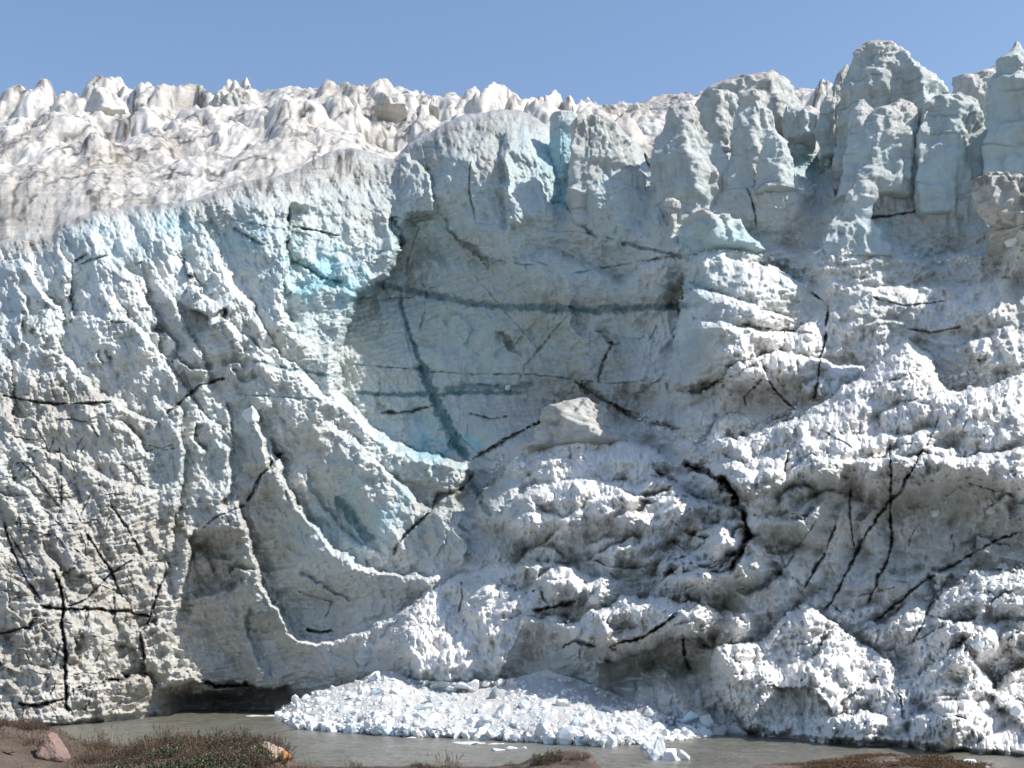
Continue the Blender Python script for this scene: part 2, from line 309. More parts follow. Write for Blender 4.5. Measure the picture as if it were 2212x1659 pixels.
# big broken edges:  points, near amp, near width, far amp, far width, rounding
LIPS = [
 ([(842,462),(866,500),(868,545),(840,600),(778,645),(757,700),(732,760),(736,850),(790,905),(840,950),(900,975),(1010,998),(1060,1020)],6,110,6,120,20),
 ([(628,428),(620,500),(618,600),(612,660),(640,720)],3,140,3.5,45,6),
 ([(575,930),(605,1000),(628,1065),(668,1125),(720,1185),(790,1228),(870,1243),(980,1235)],3.2,55,5,110,9),
 ([(505,1050),(525,1110),(545,1190),(585,1300),(642,1378),(705,1384),(790,1362),(880,1310),(940,1260)],4,60,5,90,9),
 ([(420,1120),(408,1200),(402,1260),(380,1330),(368,1390),(385,1440),(450,1475),(560,1490)],4,50,6,120,7),
 ([(540,1310),(532,1345),(545,1400),(560,1435),(590,1462)],1.6,40,2,50,7),
 ([(405,1280),(440,1288),(492,1276),(535,1240)],1.5,50,2,50,7),
 ([(415,1185),(450,1205),(505,1208)],1.2,40,2,40,7),
 ([(640,1475),(600,1492),(520,1482),(440,1470),(385,1478),(325,1500)],3,50,8,70,6),
 ([(0,1442),(45,1438),(110,1440),(140,1452)],3,40,2,30,8),
 ([(150,1484),(240,1468),(300,1455),(325,1478),(330,1515),(300,1556)],3.5,60,3,40,8),
 ([(842,345),(870,330),(930,380),(940,460),(860,470)],2,60,2,40,8),
 ([(905,300),(925,390),(935,440),(985,520),(1040,560),(1100,560)],-1.5,50,1.5,50,10),
 ([(1100,500),(1090,420),(1080,330),(1095,280)],1.8,60,1.5,60,14),
 ([(1150,300),(1170,380),(1185,430),(1230,455),(1290,520)],2.2,50,2,40,10),
 ([(1245,262),(1236,330),(1262,400),(1258,440)][::-1],2.5,50,3,30,8),
 ([(1345,270),(1385,370),(1430,440),(1445,500)],1.5,50,3,35,8),
 ([(1100,560),(1180,540),(1250,560),(1330,600),(1420,560),(1480,560)],2,60,1,40,12),
 ([(1460,900),(1440,830),(1455,740),(1472,660),(1484,600),(1488,548),(1520,532),(1600,560),(1700,590),(1765,630)],4.5,110,6,110,9),
 ([(1484,612),(1560,640),(1650,668),(1720,690)],2,30,2,30,6),
 ([(1490,700),(1560,690),(1640,720),(1690,720),(1760,690)],2,40,2,30,10),
 ([(1440,840),(1520,850),(1600,780),(1680,760),(1765,775),(1900,800)],2.5,50,2.5,40,10),
 ([(1010,1140),(1045,1060),(1085,1020),(1150,975),(1240,955),(1330,935),(1400,965),(1475,1005)],4.5,70,5,60,9),
 ([(1060,1130),(1130,1060),(1250,1030),(1400,1050)],2,40,1.5,30,8),
 ([(1490,965),(1600,945),(1690,915),(1760,880),(1850,820),(1910,770),(1960,735),(2000,760),(2040,840),(2130,835),(2260,790)],6,90,4,80,14),
 ([(1480,1010),(1540,1000),(1640,1010),(1720,960),(1830,935),(1960,935),(2060,915)],3,50,1,40,10),
 ([(1820,1000),(1900,985),(1960,985),(2100,985),(2240,960)],2.5,40,2.5,40,8),
 ([(1700,1100),(1800,1060),(1870,1090)],1.5,40,1.5,40,8),
 ([(1400,1010),(1470,1060),(1560,1095),(1600,1090)],2,50,3,40,8),
 ([(950,1270),(1010,1235),(1080,1215),(1200,1210),(1290,1250),(1340,1250)],3,70,3,40,10),
 ([(800,1400),(850,1350),(900,1300),(960,1262),(1070,1262),(1160,1285),(1210,1320)],4.5,100,3,60,14),
 ([(1190,1352),(1280,1325),(1340,1290),(1440,1288),(1520,1310),(1570,1345)],4,45,5,50,9),
 ([(1540,1380),(1440,1385),(1350,1420),(1290,1430)],2,30,5,60,8),
 ([(1660,1600),(1590,1550),(1550,1495),(1532,1440),(1548,1395),(1640,1380),(1690,1330),(1745,1300),(1800,1345),(1860,1385),(1920,1430),(1960,1500)],2.8,150,4,50,14),
 ([(1950,1500),(1990,1455),(2045,1405),(2080,1395),(2115,1440),(2160,1500)],2.5,80,3,50,12),
 ([(2130,1500),(2180,1450),(2240,1440)],3,60,2,40,12),
 ([(1990,1340),(2050,1270),(2110,1235),(2212,1232),(2300,1240)],4,60,3,50,12),
 ([(1850,1370),(1960,1330),(2050,1340),(2150,1350),(2240,1330)],2,50,2,40,10),
 ([(1760,600),(1850,610),(2000,620),(2200,600)],1.5,30,1.5,30,8),
 ([(1480,530),(1600,540),(1750,535),(1900,560),(2100,545),(2212,520)],2.5,50,1.5,60,12),
 # fins and flutes running down the sunlit left part
 ([(205,470),(232,540),(300,600),(335,680),(350,780)],3.4,80,2.2,40,34),
 ([(118,520),(150,570),(150,640),(165,700)],2.4,40,1.8,30,16),
 ([(430,480),(470,540),(490,600)],1.6,40,1.6,30,16),
 ([(330,470),(400,560),(450,640),(520,720),(600,790),(690,850)],2.6,60,1.8,60,30),
 ([(480,560),(540,650),(600,760),(680,830),(760,900)],1.6,50,1.2,40,22),
 ([(300,520),(370,640),(420,740),(470,860)],1.8,40,1.6,40,16),
 ([(230,630),(330,740),(430,880),(510,960)],1.8,40,1.8,40,16),
 ([(352,860),(392,880),(398,990),(385,1100),(380,1180)],2.4,22,2.6,40,12),
 ([(548,880),(575,950),(588,1020)],2.2,30,2.6,30,12),
 ([(488,860),(502,960),(495,1060),(470,1110)],1.8,20,2.2,30,10),
 ([(110,720),(160,780),(215,850),(300,890),(350,910)],2,40,2,34,16),
 ([(240,900),(300,950),(350,990)],2,34,2,34,14),
 ([(60,960),(180,1000),(250,1045),(360,1050)],1.6,40,2,40,14),
 ([(0,1010),(60,1060),(110,1110)],1.6,30,1.8,30,12),
 ([(90,1170),(130,1240),(170,1290)],1.2,30,1.6,30,12),
 ([(175,1190),(205,1240),(245,1275)],1.2,30,1.6,30,12),
 ([(0,1230),(50,1260),(90,1310)],1.2,30,1.6,30,12),
 ([(90,640),(150,690),(170,640)],-1,30,1.6,30,12),
 ([(160,680),(225,690),(230,640)],1,30,1.4,24,8),
 ([(10,760),(30,830),(30,930)],1.6,30,1.6,40,14),
 ([(0,560),(60,570),(110,640),(150,700)],1.8,40,1.4,40,14),
 ([(650,1000),(690,1090),(760,1160),(830,1200)],1.4,40,1.4,40,16),
 ([(700,900),(780,960),(860,1040),(930,1100),(1030,1120)],1.5,50,1.5,50,16),
 ([(900,1110),(960,1090),(1030,1125)],1.4,30,1.4,30,8),
 ([(640,1240),(700,1270),(760,1300)],1,30,1.2,30,8),
 ([(700,600),(760,560),(850,540)],1.6,30,1.6,40,10),
 ([(630,640),(700,610),(790,640)],1.2,30,1.2,30,10),
]
for L in LIPS:
    mu = np.mean([q[0] for q in L[0]]); mv = np.mean([q[1] for q in L[0]]); ln_ = (mu > 1000 and mv > 560) or (mu > 780 and mv > 1200)
    k_ = .75 if (520 < mu < 1000 and mv > 950 and mv < 1460) else 1.15 if mu > 560 else .72
    lip(D, Uw, Vw, L[0], L[1]*k_, L[2], L[3]*k_*(.8 if ln_ else 1), *L[4:], lean=ln_)
# many lesser broken ledges
rs = np.random.RandomState(21)
for k in range(190):
    if k < 95: u0, v0 = rs.uniform(1080, 2280), rs.uniform(560, 1560)
    elif k < 125: u0, v0 = rs.uniform(880, 1560), rs.uniform(1060, 1440)
    elif k < 170: u0, v0 = rs.uniform(-100, 600), rs.uniform(540, 1500)
    else: u0, v0 = rs.uniform(740, 1440), rs.uniform(520, 900)
    if k < 95 and v0 < 1020-.3*(u0-1040): v0 += 380
    if 560 < u0 < 1060 and v0 > 950: u0 += 420
    a = (rs.uniform(-.75, .15) if k < 125 else rs.choice([.9, 1.2, .2])+rs.uniform(-.2, .2) if k < 170 else rs.uniform(.3, 1.3)); L = rs.uniform(40, 170)*(.6 if k >= 125 else 1); cv = rs.uniform(-.35, .35); sgn = 1 if k < 125 else -1
    pts = [(u0+math.cos(a)*L*t-math.sin(a)*L*cv*4*t*(1-t)+rs.uniform(-5, 5), v0+math.sin(a)*L*t+math.cos(a)*L*cv*4*t*(1-t)+rs.uniform(-5, 5)) for t in (0, .25, .5, .75, 1)]
    if sgn < 0: pts = pts[::-1] if rs.rand() < .25 else pts[::1]
    am = rs.uniform(.8, 2.3)*(1 if k < 125 else .75 if k < 170 else .45)
    lip(D, Uw, Vw, pts, am, rs.uniform(14, 40), am*rs.uniform(.7, 1.3), rs.uniform(12, 36), rs.uniform(2, 6), .25, k < 125)
# towers' buttresses and hollows of the upper wall
D += blobs(Uw, Vw, [(1740,350,55,80,5),(1212,380,16,90,6),(1400,330,25,60,3),(1920,480,110,70,5),(1320,330,45,120,-3),(1440,400,60,110,-4),(1080,350,80,100,-3),(1000,420,60,90,-2),
   (1560,400,70,90,-4),(1850,450,60,120,-3),(1900,1430,100,110,3.5),(1610,1440,60,90,-2.5),(2180,1500,70,100,3),(1000,1300,130,60,3),(1000,1440,170,50,-3.5),(1700,1400,150,60,2),(1720,1550,170,50,-1.5),(2080,1550,150,50,-3),(1900,900,160,60,2),(2070,420,70,90,-3),(1150,880,200,60,2.5),(1200,850,120,50,2),(900,600,60,100,1.5),(1390,870,50,30,4),(1330,900,60,18,2),
   (740,1450,90,30,-2),(470,1520,115,24,13),(1720,560,120,30,-2),(930,1080,120,90,2.5),(740,1130,70,60,2.5),(700,1310,80,40,2.5),(470,1380,80,80,2.5),(1430,1440,90,40,4),(2000,1080,150,60,2.5),(1650,850,90,40,3),(1480,1180,60,40,2)])
# waterline undercut
D += 2.2*sst(1.0, 0, (botv[None]-14-V)/16)
for (u_, v_, hw_, d_) in ((1945,520,160,150),(1840,470,60,151),(2060,520,90,147),(2190,560,110,140),(1630,470,80,153),(1500,520,110,153),(1320,470,80,157),(1570,400,60,160),(1700,470,60,152),(1850,580,75,144.5),(1080,420,170,164)):
    wq = .95*np.exp(-(((Uw-u_)/hw_)**2)**1.5)*sst(-170, -20, Vw-v_)*sst(120, 0, Vw-v_); D += wq*np.minimum(0, d_-D)
for rows_, d_, dep_, *_ in TW:
    vb_, a_, b__ = sorted(rows_)[-1]; hw_ = (b__-a_)/2; t_ = d_-.7*dep_*hw_/F*d_*.9; vb_ += 6
    wq = np.exp(-(np.abs(Uw-(a_+b__)/2)/(hw_*1.25))**3)*sst(-50, -5, Vw-vb_)*sst(hw_*.9+60, 0, Vw-vb_); D += wq*np.minimum(0, t_-D)
# ---- procedural relief, in metres
amp_l = left*1.
D -= (left*(.9)+bowl*.45+right*.8)*(facet(WX*.16+.3*n2(WX*.2, WZ*.2, 5), WZ*.13, 3, 1.1)-.1)*2.0
diag = (WX*.80-WZ*.60, WX*.60+WZ*.80)   # flutes run down to the right
fx, fz = WX*.93+WZ*.36, -WX*.36+WZ*.93
D -= left*(1.0*facet(fx*.30, fz*.12, 9, 1., .7)+.95*facet(fx*.7, fz*.32, 14, 1., .7)+.3*scoop(fx*.9, fz*.5, 15)+.5*facet(fx*1.7, fz*.8, 16, 1., .7)+.22*facet(fx*3.6, fz*2.2, 17, 1.)+.3*rid2(fx*.5, fz*.14, 3, 61))
D -= bowl*(.6*facet(fx*.34, fz*.2, 19, .9)+.6*scoop(fx*.9, fz*.42, 23)+.3*facet(fx*2., fz*1.1, 24, 1., .7)+.26*knob(WX*1.5+.4*WZ, WZ*1.1, 25)*sst(-.2, .3, n2(WX*.12, WZ*.12, 91)))
gx, gz = WX*.88+WZ*.47, WZ*.88-WX*.47      # slabs on the right dip towards the lower left
D -= right*(1.7*facet(gx*.16, gz*.32, 29, 1.0)+.9*scoop(gx*.33, gz*.6, 30)+.5*facet(gx*.8, gz*1.1, 33, 1.0)+.28*scoop(gx*1.9, gz*2.2, 34))
# terraces: hollow faces under standing ledges
def terr(h, warp, seed, sharp=.3):
    q = (WZ-.22*WX+warp*1.6*fb2(WX*.09, WZ*.13, 4, seed))/h; f = q-np.floor(q)
    return np.where(f < 1-sharp, f/(1-sharp), (1-f)/sharp)          # 0 at the foot, 1 at the brow
T1 = terr(3.4, 3.2, 51); T2 = terr(1.5, 1.6, 55); T3 = terr(.62, .5, 58)
D -= right*(.75*T1*sst(-.5, .3, n2(WX*.1, WZ*.12, 99))+.25*T2)+(.16*bowl+.2*left)*T3*sst(-.2, .4, n2(WX*.08, WZ*.1, 93))+left*.5*T2*sst(900, 1250, V)
# crushed snowy knobs, drawn out by melting into upright flutes
wxk = WX+.35*fb2(WX*.6, WZ*.6, 3, 62); wzk = WZ+.5*fb2(WX*.6+5, WZ*.6, 3, 63)
kn = .75*facet(wxk*.6, wzk*.30, 61, .9)+.6*facet(wxk*1.5, wzk*.62, 64, .9)+.36*facet(wxk*3.2, wzk*1.35, 67, .9)+.16*rid2(wxk*3, wzk*.7, 2, 69)
brk = sst(-.35, .15, n2(WX*.22, WZ*.22, 95))
gr = np.clip(grain*(.35+.65*brk)+.6*right*sst(-.25, .3, n2(WX*.16, WZ*.2, 97)+.25*n2(WX*.8, WZ*.8, 96)), 0, 1)
D -= gr*kn*1.5
sf = 1-.5*gr
D -= sf*(.18*facet(WX*1.5+.5*WZ, WZ*1.3, 72, 1., .6)+.13*facet(WX*3.1, WZ*2.3+.6*WX, 73, 1., .6)+.10*scoop(WX*5.5, WZ*3.6, 70))
D -= .2*fb2(WX*.9, WZ*.9, 5, 71, .6)+.35*fb2(WX*.25, WZ*.25, 2, 75)
# rim rounds off backwards
h = (V-rimv[None]); D += 2.6*np.exp(-h/4.)+2.4*np.exp(-h/22.)
# ---- cracks and veins: points, half width, depth, channel (2 teal, 3 black, 0 dirt), strength
CR = [
 ([(735,668),(780,640),(817,614),(897,630),(1004,653),(1070,662),(1170,665),(1270,672),(1370,665),(1447,662),(1530,660)],7.5,.5,2,.80),
 ([(862,628),(870,677),(884,717),(904,777),(924,823)],4.5,.6,2,.85),([(904,777),(924,823),(944,877),(964,910),(984,957),(1014,1000)],12,.9,2,1.),
 ([(1008,1010),(1020,1050),(1037,1073),(1058,1120)],7,.5,2,.75),
 ([(1175,908),(1114,940),(1070,963),(1020,998)],6,.9,3,.8),([(1030,1015),(997,1057),(944,1073),(934,1103),(897,1137),(874,1156),(846,1205)],5,.7,3,.65),
 ([(737,785),(897,797),(924,802),(1020,808),(1150,808),(1237,820),(1320,828),(1404,823)],2.8,.3,2,.9),
 ([(757,847),(837,852),(937,852),(1020,847),(1104,848),(1150,843)],4.5,.4,2,.9),([(950,843),(1020,835),(1090,836),(1160,832)],7,.3,2,.65),
 ([(787,653),(837,645),(890,642),(937,620),(1010,595)],1.6,.3,2,.8),([(1020,590),(1057,633),(1097,680),(1164,755)],2.6,.2,2,.6),
 ([(1230,677),(1204,707),(1167,753),(1134,790),(1120,830)],2.6,.3,3,.4),([(720,1070),(760,1115),(805,1175)],11,.7,2,.85),
 ([(1230,590),(1257,588),(1347,571),(1420,558),(1475,552)],2.6,.3,2,.7),([(1337,524),(1387,534),(1480,556)],3.4,.4,2,.8),([(1180,500),(1250,500),(1340,520)],1.8,.2,2,.5),
 ([(540,777),(633,797),(737,817)],3.4,.3,2,.8),([(500,850),(573,855),(737,867)],2.6,.3,2,.5),([(483,471),(623,498),(700,515)],2.4,.3,2,.4),
 ([(623,488),(680,497),(737,511)],2.6,.4,3,.7),([(625,430),(622,480),(620,540)],2.4,.4,3,.5),
 ([(840,466),(880,475),(905,490),(880,560),(878,610)],3,.4,2,.5),([(846,468),(850,500),(872,530)],7,2.,2,.55),
 ([(107,1219),(127,1256),(138,1299),(135,1356),(143,1406),(140,1466),(147,1545)],4.2,1.2,3,.9),
 ([(80,1306),(143,1316),(207,1316),(283,1323),(335,1333)],3.8,.9,3,.85),([(140,1313),(187,1293),(240,1239),(290,1206)],2.6,.6,3,.7),
 ([(-40,1368),(0,1366),(63,1356),(80,1320)],3.5,.8,3,.8),([(187,1150),(213,1193),(240,1233),(267,1293)],3,.6,3,.65),
 ([(33,983),(67,1017),(100,1057),(133,1100)],2.2,.4,3,.55),([(128,960),(133,1030),(133,1100)],1.8,.3,3,.6),
 ([(235,1080),(277,1143),(310,1203)],3.2,.5,3,.6),([(615,975),(567,1023),(533,1090)],4,.7,3,.75),([(533,1090),(467,1117),(437,1143)],2.6,.5,3,.5),
 ([(490,818),(433,833),(400,860),(353,900)],3.4,.7,3,.65),([(0,853),(50,863),(117,873),(187,870),(250,868)],3,.6,3,.6),
 ([(148,1496),(207,1476),(290,1462)],3.5,1.,3,.8),([(33,1519),(80,1524),(140,1508)],4,1.,3,.8),([(362,1230),(340,1283),(325,1335),(303,1366),(312,1440)],3.4,.8,3,.6),
 ([(7,1123),(27,1189),(60,1256),(93,1300)],3,.6,3,.65),([(20,1150),(50,1200),(80,1250)],2.4,.5,3,.5),([(200,1060),(170,1120)],2,.3,3,.4),
 ([(1748,627),(1788,657),(1785,723),(1772,777),(1765,840),(1758,867)],3.2,.9,3,.85),([(1652,810),(1682,853),(1725,890)],2.6,.8,3,.75),([(1652,813),(1608,857),(1612,880)],2.2,.6,3,.6),
 ([(1470,995),(1525,1020),(1568,1040),(1592,1073),(1608,1110),(1618,1156),(1602,1193),(1572,1245)],6.5,2.2,3,1.),([(1560,1035),(1585,1055),(1600,1090)],12,2.5,3,.9),
 ([(2002,960),(1948,1057),(1902,1106),(1868,1159),(1832,1233),(1808,1279),(1775,1335)],3.8,.9,3,.85),([(1922,950),(1925,1023),(1925,1097),(1927,1173),(1915,1216),(1895,1256),(1868,1316)],3.6,.9,3,.85),
 ([(1838,1050),(1835,1106),(1845,1185)],2.6,.6,3,.75),([(1808,1130),(1775,1209),(1736,1272)],3.2,.7,3,.8),([(1768,1120),(1728,1176),(1702,1219),(1670,1255)],2.,.4,3,.55),
 ([(1665,1145),(1682,1193),(1700,1232)],1.8,.3,3,.45),([(2215,1147),(2142,1173),(2092,1203),(2008,1249),(1942,1299),(1855,1371)],3.6,.8,3,.8),([(2022,1279),(1995,1346),(1970,1392)],2.6,.6,3,.7),
 ([(1708,970),(1695,1023)],5,.8,3,.75),([(1775,928),(1842,967)],2.4,.5,3,.6),([(2028,905),(2000,967)],2,.4,3,.5),([(2170,150),(2142,191),(2142,224),(2118,261),(2125,314),(2132,370)],5.5,1.2,3,.75),
 ([(1762,265),(1795,314),(1808,434)],4,1.2,3,.7),([(1608,391),(1628,441),(1635,494)],2.4,.5,3,.4),([(1017,340),(1014,411),(1030,488)],2.2,.4,3,.4),([(1390,328),(1420,394),(1450,430)],4,1.,3,.6),
 ([(1800,320),(1900,330),(2000,325),(2200,330)],1.8,.3,3,.4),([(1400,740),(1420,700)],2,.3,3,.4),([(1325,735),(1300,790),(1290,830)],5,.6,3,.5),([(1240,820),(1300,860),(1370,900),(1480,930)],7,1.,3,.55),
 ([(930,878),(885,890),(820,893)],4,.6,3,.6),([(1010,890),(1060,905),(1100,900)],3,.5,3,.4),([(1010,880),(1010,950)],1.8,.2,2,.5),([(760,860),(770,900)],2,.2,2,.5),([(980,930),(1040,985),(1085,1005)],3,.4,2,.5),
 ([(1310,1400),(1400,1370),(1470,1320)],3.6,1.4,3,.8),([(1475,1365),(1480,1420),(1490,1450)],4,1.2,3,.7),([(1150,1320),(1200,1310),(1250,1295)],5,1.6,3,.6),([(1210,1400),(1240,1385),(1290,1395)],4,1.2,3,.6),
 ([(1600,700),(1680,712),(1760,720)],2.4,.5,3,.35),([(1880,640),(1950,660),(2050,650)],2.2,.4,3,.35),([(1960,710),(2010,718),(2080,705)],3,.5,3,.4),([(1870,470),(1930,465),(1990,455)],3,.5,3,.4),
 ([(995,1255),(1000,1290),(990,1330)],2.5,.6,3,.5),([(630,1275),(720,1300),(700,1340)],2,.3,3,.4),([(660,1360),(690,1365),(720,1362)],4,1.,3,.7),
]
for pts, wd, dep, ch, cs in CR: groove(D, M, ch, Uq if wd > 3 else U+.5*(Uq-U), Vq if wd > 3 else V+.5*(Vq-V), pts, wd, dep, cs)
# extra random thin dark seams crossing the lower left and the right
rs = np.random.RandomState(5)
for k in range(110):
    if k < 80: u0, v0 = rs.uniform(0, 340), rs.uniform(900, 1530)
    elif k < 92: u0, v0 = rs.uniform(1500, 2200), rs.uniform(900, 1400)
    else: u0, v0 = rs.uniform(740, 1450), rs.uniform(560, 950)
    a = rs.choice([0.05, -.1, 1.3, 1.9, .8])+rs.uniform(-.2, .2); L = rs.uniform(30, 90)
    pts = [(u0+math.cos(a)*L*t+rs.uniform(-4, 4), v0+math.sin(a)*L*t+rs.uniform(-4, 4)) for t in (0, .35, .7, 1)]
    groove(D, M, 3 if k < 92 else rs.choice([2, 3]), Uq, Vq, pts, rs.uniform(.9, 1.6), .3, rs.uniform(.15, .4))
D = .6*D.astype(np.float32)+.4*blur(D.astype(np.float32), 1)
# ---- dirt and colour of the ice
dirt = blobs(Uw, Vw, [(150,1250,330,260,.35),(0,1350,260,190,.9),(200,1480,180,90,.7),(250,1200,200,130,.6),(60,900,140,80,.5),(200,850,140,40,.35),(480,1180,120,100,.3),(560,1080,60,70,.3),(700,360,130,40,1.),(540,400,70,16,1.2),(150,470,50,18,1.),(820,420,100,40,.4),(60,530,70,25,1.),
   (1000,270,120,40,.8),(930,330,50,60,.5),(1060,330,60,60,.5),(1300,290,60,30,.8),(1440,300,70,60,.5),(1240,860,160,45,1.),(1380,900,90,50,.9),(1180,800,60,50,.4),(1200,720,120,60,.25),(1340,760,60,50,.5),(1030,1040,70,40,.7),(960,1080,50,40,.6),(920,1120,50,50,.6),(700,970,40,60,.4),
   (1900,400,80,90,.8),(2080,470,110,70,.8),(2130,300,30,90,1.),(1590,1080,60,60,.9),(1320,1370,110,60,.5),(1050,1400,120,70,.35),(1900,1050,200,120,.35),(2100,1180,160,120,.3),(1450,1440,80,70,.4),(1950,820,200,40,.25),(1250,650,200,18,.5),(880,600,22,60,.6),(1700,850,120,60,.35),(2212,380,60,60,.5),
   (420,1510,120,50,.8),(1180,930,90,35,.4)])
rimd = np.exp(-h/(24.+14*n2(U*.03, V*.0, 12)))*(.85+.9*sst(-.3, .4, n2(U*.012, U*0, 8)))*sst(2212, 2000, U)
M[..., 0] = np.clip(np.maximum(dirt*1.25, rimd)*(.75+.5*n2(WX*.3, WZ*.3, 81))+.10, 0, 1)
bl = blobs(Uw, Vw, [(930,950,110,45,.75),(1010,1000,60,40,.5),(700,570,90,40,.8),(660,640,50,70,.55),(1212,370,22,80,1.),(1745,350,60,70,.55),(230,520,90,50,.3),(400,480,160,50,.35),(560,520,80,30,.35),(1180,320,50,70,.35),(900,500,60,40,.25),(1500,600,60,100,.35),(870,490,22,30,.7),
   (1480,720,50,60,.35),(860,1080,160,110,.35),(1000,760,250,150,.18),(1560,520,90,22,.5),(1700,600,90,30,.35),(2100,500,140,60,.2),(760,640,60,60,.35),(1980,560,160,40,.25),(700,1150,120,80,.25),(440,1000,120,150,.18),(1660,340,40,60,.25),(1450,1450,60,30,.4),(1900,480,90,60,.35),(620,1320,90,60,.15)])
M[..., 1] = (1-.75*np.exp(-h/22.))*np.clip((.95*bl*(.35+sst(-.35, .4, fb2(WX*.35, WZ*.3, 5, 86, .6)))*.9+.16*bowl*sst(0, 300, 1000-V)+.12*sst(300, 0, V-250)*sst(800, 1000, U)+.10*left*sst(1000, 600, V))*(1-.7*gr)*(1+.5*n2(WX*.2, WZ*.5, 85))+.05*(1-grain), 0, .95)
for pts, wd, a in (([(625,560),(660,575),(700,600),(745,610)],8,.9),([(160,564),(175,556),(190,548)],4,1.),([(173,571),(200,560),(232,551)],4,1.),([(505,490),(535,510),(570,530)],5,.8)):
    groove(D, M, 1, U, V, pts, wd, .5, a)
stk = sst(-.15, .4, fb2(WX*1.3, WZ*.22, 4, 87))*sst(-.35, .15, n2(WX*.25, WZ*.35, 88))
lay = sst(.82, .97, 1-np.abs(n2(WX*.05+.3*n2(WX*.3, WZ*.3, 90), WZ*.75+.35*fb2(WX*.25, WZ*.3, 3, 89), 92))*2.2)*sst(-.1, .4, n2(WX*.15, WZ*.4, 94))
rimz = blobs(Uw, Vw, [(720,360,120,36,1.2),(560,402,90,16,1.2),(780,345,50,24,1.),(150,480,60,14,1.),(300,447,120,9,.8),(930,310,40,50,.7),(1060,262,90,22,.7),(1290,270,50,20,.9),(40,525,110,22,.8),(1000,262,60,18,.8),(880,320,60,20,.8),(1890,430,70,70,.6),(2090,470,90,50,.6),(1380,900,80,40,.7),(1250,870,100,30,.6)])
M[..., 3] = np.maximum(M[..., 3], np.clip(rimz, 0, 1)*np.maximum(.8*stk, .75*lay))
M[..., 3] = np.maximum(M[..., 3], np.clip(dirt*.9, 0, 1)*.45*lay*(1-gr))
up = np.zeros_like(D); up[1:-1] = (D[:-2]-D[2:])/np.maximum(V[2:]-V[:-2], .1)*F/140     # how far a face leans back
snow = np.clip(.55*blobs(Uw, Vw, [(230,640,220,190,1.),(420,720,200,150,.9),(650,760,90,120,.8),(780,930,120,40,.7),(250,530,60,70,.6)])*sst(-.5, .2, n2(WX*.2, WZ*.2, 98))+1.15*gr+.55*sst(.6, 2.2, blur(up, 2))*right, 0, 1)*(1-.5*M[..., 3])  # left blobs: cleaner ice, colour whitened to brighten the sunlit wall; rest is snow
M[..., 0] *= 1-.6*snow
co = world(U, V, D).reshape(-1, 3)
# the glacier goes on behind its rim
back = co.reshape(NR, -1, 3)[0].copy(); rows = []
NBK = 22
for dy in np.linspace(0, 1, NBK+1)[:0:-1]**1.6*28:
    dz = -.10*dy-.03*dy**2-.3*min(1, dy); q = back.copy(); q[:, 0] *= (q[:, 1]+dy)/q[:, 1]; q[:, 1] += dy; q[:, 2] += dz+(.9*facet(q[:, 0]*.22, q[:, 1]*.25, 6)+.35*scoop(q[:, 0]*.7, q[:, 1]*.7, 7)+.2*n2(q[:, 0]*1.5, q[:, 1]*1.5, 8)-.3)*min(1, dy/1.5); rows.append(q)
co = np.concatenate([np.concatenate(rows), co]); MM = np.concatenate([np.repeat(M[:1], NBK, 0), M], 0)
MM = MM.copy(); MM[..., 3] = 1-MM[..., 3]
nc = len(us)
face = mesh_from('glacier', co, grid_faces(NR+NBK, nc), M_ICE, MM.reshape(-1, 4)); tag(face, kind='structure')
at = face.data.attributes.new('snow', 'FLOAT', 'POINT'); at.data.foreach_set('value', np.concatenate([np.zeros((NBK, nc)), snow]).astype(np.float32).ravel())
FD, FU = D, us
def face_depth(u, v):
    i = int(np.clip(round((u-us[0])/STEP), 0, nc-1)); return float(D[int(np.clip(np.searchsorted(V[:, i], v), 0, NR-1)), i])
# ------------------------------------------------------------------ upper glacier: hummocks rising away behind the front
MO = [ # peak u, v, half width (units), distance, sharpness
 (-60,225,60,232,1),(20,208,38,232,1),(75,214,42,232,1),(150,228,30,232,1),(225,193,34,230,1.6),(262,208,26,230,1),(345,191,46,228,.9),(395,203,30,228,1),(430,218,30,226,1),(480,194,22,226,2),(515,193,26,224,2.2),(620,212,36,226,1),(655,206,30,228,1.3),
 (705,197,44,224,1.),(745,206,36,224,1),(778,212,24,226,1),(830,204,26,226,1.2),(870,218,30,224,1),(893,216,26,222,1),(935,210,16,224,1.6),(962,210,44,220,1),(1022,207,36,222,1),(1060,212,24,220,1),(1092,204,36,222,1),(1135,218,34,222,1),(1178,214,34,220,1),(1225,229,30,220,1),(1262,232,26,222,1),(1300,236,34,220,1),(1370,231,26,220,1),(1420,240,40,220,1),(1500,235,40,225,1),(1560,215,40,225,1),(1745,208,26,228,1),(1775,200,24,228,1),
 (40,262,60,205,1),(130,258,66,206,.9),(235,250,40,206,1.2),(300,240,55,208,.9),(440,240,50,204,1),(520,250,46,205,1.2),(560,262,40,200,1.2),(600,240,34,206,1),(660,238,34,206,1),(720,238,46,204,1),(800,245,50,202,1),(860,268,44,196,1.2),(900,250,34,198,1),(955,248,60,196,1),(1010,238,40,200,1),(1130,246,30,196,1),(1330,262,40,190,1),(1190,245,40,196,1),
 (60,310,80,186,.9),(200,300,80,186,.9),(330,292,60,188,1.1),(395,266,46,192,1.3),(450,288,50,188,1),(600,292,66,184,1.1),(680,285,60,182,1),(745,305,80,178,.9),(830,310,60,178,1),(640,262,30,192,1.2),
 (-80,330,90,176,.8),(30,360,90,168,.7),(170,350,90,172,.8),(260,340,90,170,.8),(390,335,90,172,.8),(520,335,90,172,.8),(620,330,80,172,.8),(-20,410,90,160,.7),(90,400,90,160,.7),(230,395,110,160,.7),(370,385,90,162,.7),(480,370,80,164,.7),(560,360,80,166,.7),(80,450,100,152,.6),(0,470,90,150,.6),(-120,440,120,154,.6)]
